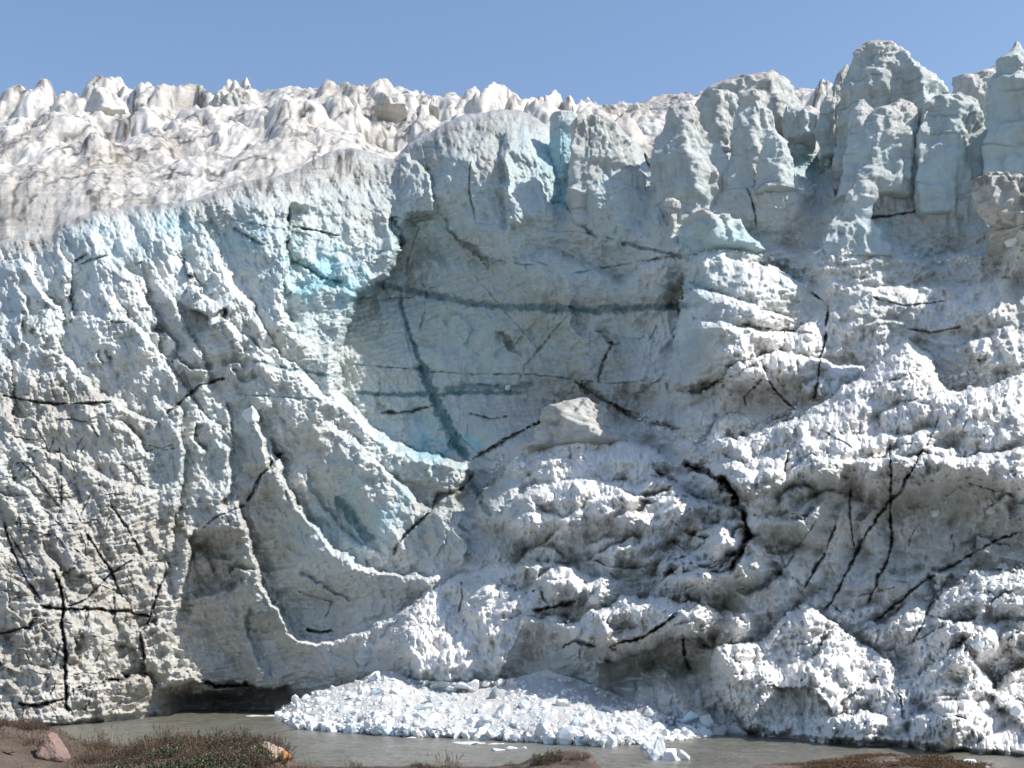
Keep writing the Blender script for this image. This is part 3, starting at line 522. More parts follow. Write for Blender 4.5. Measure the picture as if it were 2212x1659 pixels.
TSP = .42 if STEP < 2.5 else .6
xr = np.linspace(-.50, .30, int(230/TSP)); ua = CX+xr*F
rd = np.interp(ua, us, D[0]); rz = np.interp(ua, us, CAMZ+(HR-rimv)/F*D[0])
y0 = blur(np.repeat(rd[None], 3, 0), 12)[1]+1.2
tq = np.linspace(0, 1, int(250/TSP))[:, None]; YY = y0[None]*(262/y0[None])**tq; XX = xr[None]*YY
uu = CX+XX/YY*F
def basez(u, d):
    vb = rbf([(-250,140,500),(200,140,480),(600,140,430),(900,150,400),(1400,150,380),(-250,180,345),(200,180,345),(600,180,335),(900,180,325),(1400,180,320),(-250,210,280),(200,210,282),(600,210,275),(900,210,270),(1400,210,275),(-250,236,254),(200,236,252),(600,236,254),(900,236,252),(1400,236,262),(1900,236,250),(2000,180,320),(200,270,262),(1200,270,262)], u, d)
    return CAMZ+(HR-vb)/F*d
BZ = basez(uu, YY); HH = np.zeros_like(BZ)
wx = XX+3.4*fb2(XX*.1, YY*.1, 4, 101); wy = YY+5*fb2(XX*.1+7, YY*.1, 4, 105)
mr = np.random.RandomState(77)
for (u, v, hw, d, sh) in MO:
    if v > 236: hw *= mr.uniform(.6, 2.0); v += mr.uniform(-6, 22)
    x0 = (u-CX)/F*d; z0 = CAMZ+(HR-v)/F*d; hwm = hw/F*d*(1.75 if v < 236 else 1.9)
    b0 = float(basez(np.array([[u, u]]), np.array([[d, d]]))[0, 0]); A = max(z0-b0, 2.)
    an_ = (u*.37+v) % 3.14; ca, sa = math.cos(an_), math.sin(an_); ax_ = np.abs((wx-x0)*ca+(wy-d)*sa)/(hwm*1.05); ay_ = np.abs(-(wx-x0)*sa+(wy-d)*ca)/(hwm*1.35+1.5); rr = (ax_**1.25+ay_**1.25)**.8
    pr = (A+.5)*(1-rr**1.7) if sh < 1.5 else A*(1-rr**1.1)
    HH = np.maximum(HH, pr+0*HH)
HH = HH+2.2*fb2(XX*.05, YY*.045, 2, 129)
HH = np.maximum(HH, 3.6*sst(-.4, .5, n2(XX*.03, YY*.03, 126))*(facet(XX*.075+.4*fb2(XX*.1, YY*.1, 2, 125), YY*.055, 110, .9, 1.2)-.05))
rg = .5+1.1*sst(-.4, .4, n2(XX*.035, YY*.03, 127))*sst(138, 180, YY)
HH = HH+rg*(1.4*facet(XX*.12+YY*.03, YY*.09, 111, 1., .6)+.9*scoop(XX*.2, YY*.12, 112)+1.1*facet(XX*.3, YY*.22, 115, 1., .7))+.55*facet(XX*.75, YY*.5, 117, 1., .7)+.3*facet(XX*1.8, YY*1.2, 118, 1.)+.14*facet(XX*4, YY*2.6, 114, 1.)+.5*fb2(XX*.35, YY*.3, 4, 119)
valley = sst(2.2, .2, blur(HH, 1)-.0)
ZZ = BZ+HH
sb = np.exp(-(YY-y0[None])/7.); ZZ = ZZ*(1-sb)+(rz[None]-.2)*sb
ZZ = ZZ+sb*sst(0, 2., YY-y0[None])*(1.1*facet(XX*.25, YY*.25, 191, 1., .6)+.7*facet(XX*.6, YY*.5, 192, 1., .6)+.35*scoop(XX*1.5, YY*1.2, 193)-.3)
# curvature-following dirt: silt gathers in the hollows between hummocks
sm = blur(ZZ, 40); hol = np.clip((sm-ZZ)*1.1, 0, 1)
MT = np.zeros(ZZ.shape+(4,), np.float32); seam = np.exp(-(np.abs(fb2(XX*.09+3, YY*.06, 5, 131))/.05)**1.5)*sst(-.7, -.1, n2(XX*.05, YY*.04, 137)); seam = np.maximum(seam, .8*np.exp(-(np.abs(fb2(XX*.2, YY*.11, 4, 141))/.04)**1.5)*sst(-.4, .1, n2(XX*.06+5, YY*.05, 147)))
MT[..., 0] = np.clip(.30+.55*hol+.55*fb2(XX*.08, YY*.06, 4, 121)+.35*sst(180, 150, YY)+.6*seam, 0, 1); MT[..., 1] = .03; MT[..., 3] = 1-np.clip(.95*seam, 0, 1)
ZZ[-1] -= 30
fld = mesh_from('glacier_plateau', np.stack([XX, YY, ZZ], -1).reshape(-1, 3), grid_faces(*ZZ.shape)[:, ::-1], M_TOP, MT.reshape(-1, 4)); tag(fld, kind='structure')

# ------------------------------------------------------------------ ice towers: real closed bodies built from stacked rings
def tower(rows, d, dep, label, seed, mat=M_ICE, cat='ice tower', name='ice_tower', group=None, dirt=.3, blue=.2, rough=1., nseg=150, sq=2.6, lean=0.):
    """rows: (v, left u, right u) of the outline from top to foot; d distance of its middle; dep depth / width"""
    dirt *= .7; rows = sorted(rows); vend = rows[-1][0]; wl = rows[-1][2]-rows[-1][1]; rows = rows+[(vend+60, rows[-1][1]+.22*wl, rows[-1][2]-.22*wl)]; v = np.array([r[0] for r in rows], float); l = np.array([r[1] for r in rows], float); r_ = np.array([r[2] for r in rows], float)
    n = max(20, int((v[-1]-v[0])/2.0)); vv = np.linspace(v[0], v[-1], n); L = np.interp(vv, v, l); Rr = np.interp(vv, v, r_)
    cu = (L+Rr)/2; hw = (Rr-L)/2
    th = np.linspace(0, 2*np.pi, nseg, endpoint=False)
    c = np.cos(th); s = np.sin(th); cs = np.sign(c)*np.abs(c)**(2/sq); ss = np.sign(s)*np.abs(s)**(2/sq)
    tr = np.random.RandomState(seed); ns = tr.randint(5, 8); ph = np.sort(np.linspace(0, 2*np.pi, ns, endpoint=False)+tr.uniform(-.35, .35, ns)+tr.rand()*6)
    q = np.full((n, nseg), 9.); 
    for i_ in range(ns):
        ai = .86+.14*n2(vv*.016+seed*3.1, vv*0+i_*5.3, 190)[:, None]*2; dc = np.cos(th-ph[i_])[None]; q = np.minimum(q, np.where(dc > .12, ai/np.maximum(dc, .12), 9.))
    q = np.minimum(q, 1.45)
    cs = cs*.15+.85*q*c[None]/np.abs(q*c[None]).max(1, keepdims=True); ss = ss*.15+.85*q*s[None]/np.abs(q*s[None]).max(1, keepdims=True)
    cs = np.where(cs > 0, cs/cs.max(1, keepdims=True), cs/-cs.min(1, keepdims=True))
    hwm = hw/F*d; x = (cu[:, None]-CX)/F*d+hwm[:, None]*cs; z = np.repeat((CAMZ+(HR-vv)/F*d)[:, None], nseg, 1)
    wid = np.maximum.accumulate(hwm); y = d+lean*(z[0, 0]-z)*-1+(np.minimum(wid, hwm*1.6)*dep)[:, None]*ss+(np.clip(vv-vend, 0, 99)/70*16)[:, None]
    P = np.stack([x, y, z], -1)
    nx = cs*1.; ny = ss*1.; ln = np.hypot(nx, ny); nx /= ln; ny /= ln
    sx, sz = x+.7*y, z; o = seed*7.3
    wz_ = z+.9*fb3(x*.2, y*.2, z*.2, 2, 128)
    k = (1.2*facet(sx*.16+o, sz*.07, 130+seed, 1., .5)+1.0*scoop(sx*.33+o, wz_*.09, 139)+.35*facet(sx*.6+o, wz_*.2, 140, 1., .5)+.38*scoop(sx*1.1+o, wz_*.3, 142)+.2*facet(sx*1.7+o, wz_*.8, 143, 1., .6)+.12*facet(sx*3.2+o, wz_*2, 144, 1., .8)-.5+.45*fb3(x*.3+o, y*.3, z*.25, 3, 150)+.16*fb3(x*1.3, y*1.3, z*1.2+o, 4, 155)+.22*(terr2(wz_+.25*x, 3.4, seed)-.5)*sst(-.3, .3, n3(x*.15, y*.15, z*.2, 151))+.25*rid2(sx*.55, sz*.10+o, 2, 160))*rough
    k = k*np.minimum(1, hwm/1.6)[:, None]
    P[..., 0] += nx*k; P[..., 1] += ny*k; P[..., 2] += .35*k*np.linspace(1, 0, n)[:, None]
    M = np.zeros(x.shape+(4,), np.float32); t = (vv-vv[0])[:, None]/30.
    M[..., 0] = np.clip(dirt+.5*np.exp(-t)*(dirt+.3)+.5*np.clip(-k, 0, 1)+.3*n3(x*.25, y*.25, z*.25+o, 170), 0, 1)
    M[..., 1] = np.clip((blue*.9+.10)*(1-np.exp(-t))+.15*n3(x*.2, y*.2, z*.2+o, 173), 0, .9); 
    f = terrline(z+.12*x+.8*fb3(x*.2, y*.2, z*.2, 2, 175), 3.1, seed); M[..., 3] = 1-.5*f*sst(-.1, .35, n3(x*.2, y*.2, z*.2, 179))
    top = P[0].mean(0, keepdims=True)+np.array([[0, 0, .05]])
    co = np.concatenate([P.reshape(-1, 3), top]); M[..., 3] *= 1-.55*np.clip(dirt*1.4, 0, 1)*sst(.15, .5, fb3(x*1.2, y*1.2, z*.25, 3, 181))
    MM = np.concatenate([M.reshape(-1, 4), M[:1, :1].reshape(1, 4)])
    fc = grid_faces(n, nseg, True)
    cap = np.array([[n*nseg, i, (i+1) % nseg, (i+1) % nseg] for i in range(nseg)])
    # caps as quads split: use triangles through a second small mesh is avoided by collapsing
    base = np.array([co[:, 0].mean(), d, float(z[-1, 0])])
    o_ = mesh_from(name, co-base, np.concatenate([fc[:, ::-1]]), mat, MM); o_.location = base
    tag(o_, label, cat, group); return o_
def terr2(z, h, s):
    q = z/h+s*.37; f = q-np.floor(q); return np.where(f < .75, f/.75, (1-f)/.25)
def terrline(z, h, s):
    q = z/h+s*.61; f = q-np.floor(q); return np.exp(-((f-.5)/.035)**2)
for rows, d, dep, lab, sd, di, bl_ in TW: tower(rows, d, dep, lab, sd, dirt=di*(1.5 if sd in (17, 20) else 1), blue=bl_, rough=1.7 if sd in (17, 20, 21, 19) else 1.)
SN = [ # peaks that stand clear on the far skyline
 ([(192,511,517),(200,502,526),(212,490,540),(228,478,552),(260,468,560)],214,.8,'dark pointed ice pyramid on the skyline',31,1.),
 ([(194,476,486),(204,464,494),(216,456,498),(240,450,504)],220,.8,'white ice tooth beside the dark pyramid on the skyline',32,.2),
 ([(190,220,230),(198,210,240),(210,202,250),(225,192,262),(250,186,272)],220,.8,'leftmost sharp white peak on the skyline',33,.25),
 ([(202,822,832),(208,816,846),(218,812,862),(235,808,872)],216,.8,'small tilted ice block on the skyline above the dirty serac',34,.3),
 ([(207,932,937),(216,928,942),(232,925,946)],214,.8,'tiny thin ice needle left of the long white skyline hump',35,.2)]
for rows, d, dep, lab, sd, di in SN: tower(rows, d, dep, lab, sd, M_TOP if di < .5 else M_ICE, 'ice peak', 'ice_peak', dirt=di, blue=0, nseg=90)
# ------------------------------------------------------------------ river
m, t, p = newmat('muddy_water'); b = NB(t)
g = b.n('ShaderNodeNewGeometry'); pos = g.outputs['Position']
n1 = b.noise(pos, .35, 6, .65, (1, .45, 1)); n2_ = b.noise(pos, 1.6, 5, .65, (1, .35, 1)); n3_ = b.noise(pos, .9, 6, .7, (.35, 1.2, 1))
col = b.mix(b.ramp(n1, .35, .7), (.135, .130, .105), (.175, .170, .140))
col = b.mix(b.math('MULTIPLY', b.ramp(n3_, .56, .70), .8), col, (.36, .35, .31))
t.links.new(col, p.inputs['Base Color']); p.inputs['Roughness'].default_value = .22; p.inputs['Specular IOR Level'].default_value = .4
bp = b.n('ShaderNodeBump'); bp.inputs['Strength'].default_value = .9; bp.inputs['Distance'].default_value = .35
t.links.new(b.math('ADD', n2_, b.math('MULTIPLY', n1, 1.4)), bp.inputs['Height']); t.links.new(bp.outputs[0], p.inputs['Normal'])
M_WATER = m
x = np.linspace(-75, 75, 420); y = np.linspace(22, 155, 420); X, Y = np.meshgrid(x, y)
Z = .05*fb2(X*.5, Y*.35, 3, 201)+.02*fb2(X*1.6, Y*1.1, 2, 205)
edge = sst(0, 5, np.minimum(np.minimum(X+75, 75-X), np.minimum(Y-22, 155-Y))); Z = Z*edge
water = mesh_from('river', np.stack([X, Y, Z], -1).reshape(-1, 3), grid_faces(420, 420)[:, ::-1], M_WATER); tag(water, kind='structure')
q = 2500.; o = mesh_from('outwash_plain', [(-q, -q, -.35), (q, -q, -.35), (q, q, -.35), (-q, q, -.35)], [[0, 1, 2, 3]], M_WATER); tag(o, kind='structure')

# ------------------------------------------------------------------ fan of crushed ice in front
FT = [(592,1536),(640,1512),(700,1490),(760,1474),(830,1448),(850,1452),(900,1470),(980,1474),(1080,1470),(1120,1462),(1180,1447),(1230,1462),(1270,1476),(1330,1500),(1390,1522),(1440,1545),(1500,1562),(1560,1574),(1610,1586)]
FB = [(592,1548),(620,1560),(640,1572),(700,1578),(800,1586),(900,1592),(1000,1592),(1100,1601),(1200,1606),(1300,1612),(1360,1608),(1420,1600),(1480,1596),(1540,1588),(1575,1584),(1610,1590)]
def dw(v): return F*CAMZ/(v-HR)
u2 = np.arange(592, 1611, STEP); n_r = 110
vt = np.interp(u2, *zip(*FT))+1.6*n2(u2*.08, u2*0, 220); vb = np.interp(u2, *zip(*FB))
s = np.linspace(0, 1, n_r)[:, None]
U2 = np.repeat(u2[None], n_r, 0); V2 = vt[None]+s*(vb+6-vt)[None]
Db = dw(vb)[None]+0*U2; Dt = np.interp(u2, [592,640,700,830,1000,1180,1330,1450,1560,1610], [148,141,137,133,130,127,122,119,115,112])[None]
Dp = Db+(Dt-Db)*(.06*(1-s)+.94*sst(.12, 1.25, 1-s)/sst(.12, 1.25, np.array(1.)))
Dp = Dp-1.3*facet((U2-CX)/F*115*.32, (HR-V2)/F*115*.5, 221, 1.)*sst(.4, .75, s)
def face_depths(U_, V_):
    i = np.clip(np.round((U_-us[0])/STEP).astype(int), 0, nc-1); k = np.clip((V_-rsm[i])/(botv[i]-rsm[i])*(NR-1), 0, NR-1).astype(int); return D[k, i]
fm = face_depths(U2, V2); Dp = Dp+np.minimum(0, blur(fm, 30)-2.2-Dp)*sst(1.05, .35, s)
# front cliff of the fan at the water
w2x = (U2-CX)/F*115; w2z = (HR-V2)/F*115
Dp = Dp-.6*(facet(w2x*.5, w2z*.8, 223, 1.)-.1)-.6*facet(w2x*.9, w2z*1.3, 227, 1.)-.6*knob(w2x*.55, w2z*.9, 226)-.4*facet(w2x*1.8, w2z*2.4, 228, 1.)-.2*knob(w2x*2.8, w2z*3.4, 229)
Dp += .8*sst(.9, 1, s)
MP = np.zeros(U2.shape+(4,), np.float32); MP[..., 3] = 1; MP[..., 0] = np.clip(.02+.22*n2(w2x*.2, w2z*.4, 231)+.5*sst(.90, 1, s), 0, 1); MP[..., 1] = np.clip(.3*n2(w2x*.25+9, w2z*.5, 233), 0, .4)
cp = world(U2, V2, Dp); rows = []
for dy, dz in ((10, -3), (4, -1), (1.5, -.2)):
    q_ = cp[0].copy(); q_[:, 0] *= (q_[:, 1]+dy)/q_[:, 1]; q_[:, 1] += dy; q_[:, 2] += dz; rows.append(q_)
cp = np.concatenate([np.array(rows), cp]); MP = np.concatenate([np.repeat(MP[:1], 3, 0), MP])
fan = mesh_from('ice_rubble_fan', cp.reshape(-1, 3), grid_faces(n_r+3, len(u2)), M_SNOW, MP.reshape(-1, 4)); tag(fan, kind='stuff')
def fan_depth(u, v):
    i = int(np.clip(round((u-u2[0])/STEP), 0, len(u2)-1)); k = int(np.clip((v-vt[i])/(vb[i]+6-vt[i])*(n_r-1), 0, n_r-1)); return float(Dp[k, i])

# ------------------------------------------------------------------ loose chunks
import bmesh
def ico(sub):
    bm = bmesh.new(); bmesh.ops.create_icosphere(bm, subdivisions=sub, radius=1); v = np.array([x.co[:] for x in bm.verts]); f = np.array([[q.index for q in x.verts] for x in bm.faces]); bm.free(); return v, f
IC = {k: ico(k) for k in (1, 2, 4)}
def chunk_shape(sub, seed, blocky=.5):
    v, f = IC[sub]; r = np.random.RandomState(seed)
    n = r.randn(14, 3); n /= np.linalg.norm(n, axis=1, keepdims=True); off = r.uniform(.38, .8, 14)
    P = v.copy(); 
    for a, b_ in zip(n, off):
        d = P@a; P = P-np.outer(np.clip(d-b_, 0, 9)*min(1., blocky*1.9), a)
    if sub > 1: P = P*(1+.10*fb3(v[:, 0]*1.8+seed, v[:, 1]*1.8, v[:, 2]*1.8, 3, 240))[:, None]
    return P*r.uniform(.75, 1.25, 3), f
def rotm(r):
    q = r.randn(4); q /= np.linalg.norm(q); a, b_, c, d = q
    return np.array([[1-2*(c*c+d*d), 2*(b_*c-a*d), 2*(b_*d+a*c)], [2*(b_*c+a*d), 1-2*(b_*b_+d*d), 2*(c*d-a*b_)], [2*(b_*d-a*c), 2*(c*d+a*b_), 1-2*(b_*b_+c*c)]])
shapes = [chunk_shape(2, 300+k) for k in range(14)]
def scatter(name, pts, mat, sub=2, seed=1):
    r = np.random.RandomState(seed); vs, fs = [], []; n0 = 0
    for (P, s_) in pts:
        v, f = shapes[r.randint(14)]; v = (v@rotm(r).T)*s_+np.array(P); vs.append(v); fs.append(f+n0); n0 += len(v)
    o = mesh_from(name, np.concatenate(vs), np.concatenate(fs), mat, smooth=False); tag(o, kind='stuff'); return o
r = np.random.RandomState(3); pts = []
while len(pts) < 4200:
    u = r.uniform(600, 1600); i = np.searchsorted(u2, u); i = min(i, len(u2)-1); v = vt[i]+(vb[i]-vt[i])*r.uniform(0, 1)**.8
    d = fan_depth(u, v); s_ = .12*np.exp(r.randn()*.75)*(1.5 if v > vb[i]-12 else 1)
    pts.append((world(np.float64(u), np.float64(v), d-.05*s_), min(s_, .95)))
scatter('fallen_ice_fragments', pts, M_CHUNK, seed=4)
# crumbs lying on the ledges of the slope
pts = []
LED = [((1060,1020),(1475,1000),(1150,965),22,300,.16),((1490,960),(1760,885),(1600,940),26,300,.2),((1900,800),(2240,800),(2060,840),50,260,.22),((1650,1370),(1960,1460),(1780,1340),60,260,.2),((1980,1440),(2240,1520),(2080,1400),70,260,.22),((2000,1290),(2240,1270),(2100,1250),50,220,.24),((1460,530),(1760,600),(1600,520),18,140,.2),((1750,550),(2150,560),(1950,570),22,160,.2),((850,1370),(1200,1320),(1000,1270),40,200,.18),((1200,1340),(1570,1345),(1380,1290),22,200,.18),((1600,1560),(1900,1590),(1750,1560),30,120,.2),((1380,900),(1480,960),(1430,910),26,120,.2),((1480,1010),(1860,1000),(1660,980),30,120,.16)]
for a, c, bq, sp, n_, sz in LED:
    for _ in range(n_):
        tq = r.rand(); u = (1-tq)**2*a[0]+2*tq*(1-tq)*bq[0]+tq*tq*c[0]; v = (1-tq)**2*a[1]+2*tq*(1-tq)*bq[1]+tq*tq*c[1]+r.randn()*sp*.5; s_ = sz*np.exp(r.randn()*.6); s_ = min(s_*.62, .42)
        pts.append((world(np.float64(u), np.float64(v), face_depth(u, v)-.2*s_), s_))
scatter('ledge_ice_fragments', pts, M_CHUNK, seed=9)
def block(u, v, size, label, mat, seed, fd=fan_depth, name='ice_chunk', cat='ice chunk', group=None, sc=(1, 1, 1), sink=.3, blocky=.5):
    d = fd(u, v); P, f = chunk_shape(4, seed, blocky); rr = np.random.RandomState(seed)
    s_ = size/F*d/2; P = P@rotm(rr).T; P = P/np.abs(P).max(0)*np.array(sc)*s_
    w0 = world(np.float64(u), np.float64(v), d-(.5-sink)*s_); q_ = P+w0
    P = P*(1+.05*fb3(q_[:, 0]*3, q_[:, 1]*3, q_[:, 2]*3, 3, 250))[:, None]+.06*s_*np.stack([facet(q_[:, 0]*2, q_[:, 2]*2, 252)]*3, -1)*P/s_
    o = mesh_from(name, P, f, mat); o.location = w0; tag(o, label, cat, group); return o
block(1076,1506,40,'round dirty boulder of ice embedded in the rubble fan',M_DIRTY,401,sc=(1,1,.95),blocky=.2,sink=.7)
block(915,1532,52,'long pale blue ice slab lying in the rubble fan',M_BLUE,402,sc=(1,.8,.5))
block(1132,1525,34,'blue-shadowed wedge of ice right of the dirty boulder',M_BLUE,403,sc=(1,.8,.9))
block(860,1500,46,'grey-sided ice block near the left crest of the rubble fan',M_CHUNK,404,sc=(1,.8,.7))
block(1004,1482,40,'beige flat ice slab at the top of the rubble fan',M_CHUNK,405,sc=(1.2,.8,.5))
block(812,1500,28,'small turquoise ice block high on the left of the rubble fan',M_BLUE,406,sc=(1,.8,.8))
block(1345,1490,60,'grey ice plank leaning out of the slope',M_CHUNK,407,fd=face_depth,sc=(1,.5,.28))
block(1370,1466,58,'long pale ice plank lying under the dark overhang',M_CHUNK,408,fd=face_depth,sc=(1,.5,.25))
block(1508,1520,52,'upright yellowish ice shard beside the undercut lobe',M_CHUNK,409,fd=face_depth,sc=(.55,.5,1.3))
block(1492,1552,42,'rounded light blue ice boulder at the right end of the rubble fan',M_BLUE,410,sc=(1,.9,.8))
block(1522,1560,36,'knobbly white ice boulder right of the light blue one',M_CHUNK,411)
block(1475,1572,34,'low white ice block in front of the light blue boulder',M_CHUNK,412,sc=(1.1,.9,.7))
block(1345,1585,40,'white ice block with a dark hollow beside it at the waterline',M_CHUNK,413)
block(540,895,40,'sharp-edged white cube of ice stuck on the wall',M_CHUNK,414,fd=lambda u,v: face_depth(u,v)-.5,sc=(1,.8,1),blocky=.62).location.x += 0
block(2092,922,30,'larger of two snowballs of ice on the right ledge',M_CHUNK,415,fd=face_depth,blocky=.3)
block(2128,928,24,'smaller of two snowballs of ice on the right ledge',M_CHUNK,416,fd=face_depth,blocky=.3)
block(1552,955,16,'single round ice ball on the diagonal snow ledge',M_CHUNK,417,fd=face_depth,blocky=.2)
block(2140,1105,24,'ice boulder at the right end of the grey wall',M_CHUNK,418,fd=face_depth,blocky=.3)
block(2020,1108,22,'ice boulder resting on the curved ledge right of the long crack',M_CHUNK,419,fd=face_depth,blocky=.3)
block(2190,520,46,'bright white ice block below the dirt-spattered overhang',M_CHUNK,420,fd=face_depth)
block(1800,835,34,'upright ice block leaning on the grey wall under the snowy crest',M_CHUNK,421,fd=face_depth,sc=(.8,.6,1.2))
block(1880,1352,46,'grey ice slab caught in the hollow at the end of the long crack',M_CHUNK,422,fd=face_depth,sc=(1.3,.7,.5))
block(785,1420,50,'angular beige ice block at the top left of the snowy mound',M_CHUNK,423,fd=face_depth,sc=(1.1,.7,.8))
block(1020,821,9,'tiny rusty ice lump by the vein crossing',M_CHUNK,424,fd=face_depth)
block(1096,836,14,'small white ice lump on the dark blue lens',M_CHUNK,425,fd=face_depth)
r = np.random.RandomState(12)
seen = set()
for k in range(95):
    u = r.uniform(640, 1570); i = min(np.searchsorted(u2, u), len(u2)-1); v = vt[i]+(vb[i]-vt[i])*r.uniform(.08, 1.)
    fr = (v-vt[i])/(vb[i]-vt[i]); sz_ = 11+30*r.rand()**2.2
    lab = ('small', 'middling', 'large')[min(2, int((sz_-11)/9))]+' white ice chunk '+('high on the fan', 'midway down the fan', 'low on the fan', 'at the waterline of the fan')[min(3, max(0, int(fr*4)))]+', '+('near its left tip', 'left of the blue slab', 'near the dirty boulder', 'right of the dirty boulder', 'below the undercut cliff', 'towards its right end')[min(5, max(0, int((u-640)/155)))]
    if lab in seen: continue
    seen.add(lab)
    block(u, v, sz_, lab, M_CHUNK if r.rand() < .85 else M_BLUE, 430+k, group='white ice chunks on the rubble fan', sc=(1, .9, r.uniform(.6, 1)))
# ------------------------------------------------------------------ floating ice
def floe(u, v, lumps, label, mat=M_CHUNK, seed=1):
    """lumps: (du, dv, width, height) in photo units, merged into one body that floats"""
    d = dw(v); w0 = world(np.float64(u), np.float64(v), d); w0[2] = 0; P_, F_ = [], []; n0 = 0
    for k, (du, dv, ww, hh) in enumerate(lumps):
        P, f = chunk_shape(4, seed*10+k, .5); P = P/np.abs(P).max(0); P = P*np.array([ww/2, ww*.42, hh])/F*d; P = P*(1+.06*fb3(P[:, 0]*4, P[:, 1]*4, P[:, 2]*4+seed, 3, 260))[:, None]
        P_.append(P+np.array([du/F*d, -dv*.3, 0])); F_.append(f+n0); n0 += len(P)
    o = mesh_from('floating_ice', np.concatenate(P_), np.concatenate(F_), mat); o.location = w0; tag(o, label, 'floating ice'); return o
floe(1442,1640,[(-26,0,52,26),(8,1,60,42),(30,0,46,24),(-8,-6,40,46)],'largest white and blue chunk of ice floating in the river',M_CHUNK,51)
floe(1400,1618,[(0,0,60,16),(24,-1,30,18)],'flat white ice floating just behind the largest floating chunk',M_CHUNK,52)
floe(2092,1665,[(-18,0,40,16),(8,0,60,26),(34,0,30,12)],'white lump of ice floating in the river at the lower right',M_CHUNK,53)
floe(552,1547,[(0,0,50,3),(30,0,30,2.5)],'thin white sliver of ice floating by the dark cave',M_CHUNK,54)
floe(1008,1606,[(0,0,66,4),(30,0,30,3)],'long flat white floe near the front of the fan',M_CHUNK,55)
floe(1078,1620,[(0,0,34,4)],'small white floe right of the long flat one',M_CHUNK,56)
floe(1106,1617,[(0,0,34,5),(26,-1,14,4)],'pinkish small floe farthest right in the group of flat floes',M_CHUNK,57)
floe(890,1594,[(0,0,26,2.5)],'tiny floe close to the left part of the fan edge',M_CHUNK,58)
floe(1065,1608,[(0,0,30,3),(18,-1,16,3)],'tiny floe touching the foot of the fan',M_CHUNK,59)
# ------------------------------------------------------------------ near bank
BK = [(-400,1540),(-200,1550),(0,1556),(60,1560),(110,1572),(170,1600),(215,1612),(300,1610),(420,1606),(520,1606),(590,1612),(625,1630),(640,1652),(700,1656),(800,1656),(900,1654),(980,1656),(1080,1654),(1120,1650),(1150,1636),(1190,1630),(1240,1630),(1275,1640),(1300,1662),(1400,1668),(1560,1668),(1620,1660),(1650,1652),(1690,1648),(1740,1644),(1800,1640),(1860,1636),(1960,1638),(2060,1645),(2100,1652),(2140,1662),(2300,1668),(2600,1660)]
YC = 16.
def crest_z(x): 
    u = CX+x/YC*F; return CAMZ-(np.interp(u, *zip(*BK))-HR)/F*YC
def bank_z(x, y, rough=True):
    x = np.asarray(x, float); y = np.asarray(y, float); cz = crest_z(x)
    z = np.where(y < YC, cz-.012*(YC-y)-.10*sst(YC, YC-3, y), cz-.12*(y-YC)**1.0-.30*np.maximum(0, y-YC)**1.45)
    z = z+.035*fb2(x*2.2, y*2.2, 4, 301)*sst(.0, .6, np.abs(y-YC)+.25)
    return np.maximum(z, -1.5)
m, t, p = newmat('tundra_soil'); b = NB(t); g = b.n('ShaderNodeNewGeometry'); pos = g.outputs['Position']
a1 = b.noise(pos, .9, 6, .65); a2 = b.noise(pos, 7, 5, .7); a3 = b.noise(pos, 30, 4, .7)
col = b.mix(b.ramp(a1, .4, .6), (.115, .085, .066), (.075, .052, .036)); col = b.mix(b.math('MULTIPLY', b.ramp(a2, .5, .68), .7), col, (.065, .040, .026)); col = b.mix(b.math('MULTIPLY', b.ramp(a3, .58, .7), .5), col, (.27, .20, .15))
t.links.new(col, p.inputs['Base Color']); p.inputs['Roughness'].default_value = .95
bp = b.n('ShaderNodeBump'); bp.inputs['Strength'].default_value = .9; bp.inputs['Distance'].default_value = .03; t.links.new(b.math('ADD', a2, a3), bp.inputs['Height']); t.links.new(bp.outputs[0], p.inputs['Normal'])
x = np.linspace(-14, 14, 900); y = np.concatenate([np.linspace(-40, 8, 30), np.linspace(8.1, 19, 260), np.linspace(19.1, 34, 60)]); X, Y = np.meshgrid(x, y)
Xs = X*np.where(np.abs(X) > 12, 1+(np.abs(X)-12)*14, 1)
Z = bank_z(X, Y)
bank = mesh_from('river_bank', np.stack([Xs, Y, Z], -1).reshape(-1, 3), grid_faces(*X.shape)[:, ::-1], m); tag(bank, kind='structure')

def rock_mat(name, c1, c2, c3, lichen=None):
    m, t, p = newmat(name); b = NB(t); tc = b.n('ShaderNodeTexCoord'); pos = tc.outputs['Object']
    a1 = b.noise(pos, 5, 6, .65); a2 = b.noise(pos, 24, 5, .7); a3 = b.noise(pos, 70, 3, .6)
    col = b.mix(b.ramp(a1, .4, .6), c1, c2); col = b.mix(b.math('MULTIPLY', b.ramp(a2, .55, .68), .6), col, c3)
    if lichen:
        sx = b.n('ShaderNodeSeparateXYZ'); t.links.new(pos, sx.inputs[0]); f = b.ramp(b.math('ADD', sx.outputs[0], b.math('MULTIPLY', a1, .15)), lichen[0], lichen[1]); col = b.mix(f, col, lichen[2])
    t.links.new(col, p.inputs['Base Color']); p.inputs['Roughness'].default_value = .85
    bp = b.n('ShaderNodeBump'); bp.inputs['Strength'].default_value = .7; bp.inputs['Distance'].default_value = .02; t.links.new(b.math('ADD', b.math('ADD', a1, a2), a3), bp.inputs['Height']); t.links.new(bp.outputs[0], p.inputs['Normal']); return m
def at_bank(u, y): x = (u-CX)/F*y; return np.array([x, y, float(bank_z(x, y))])
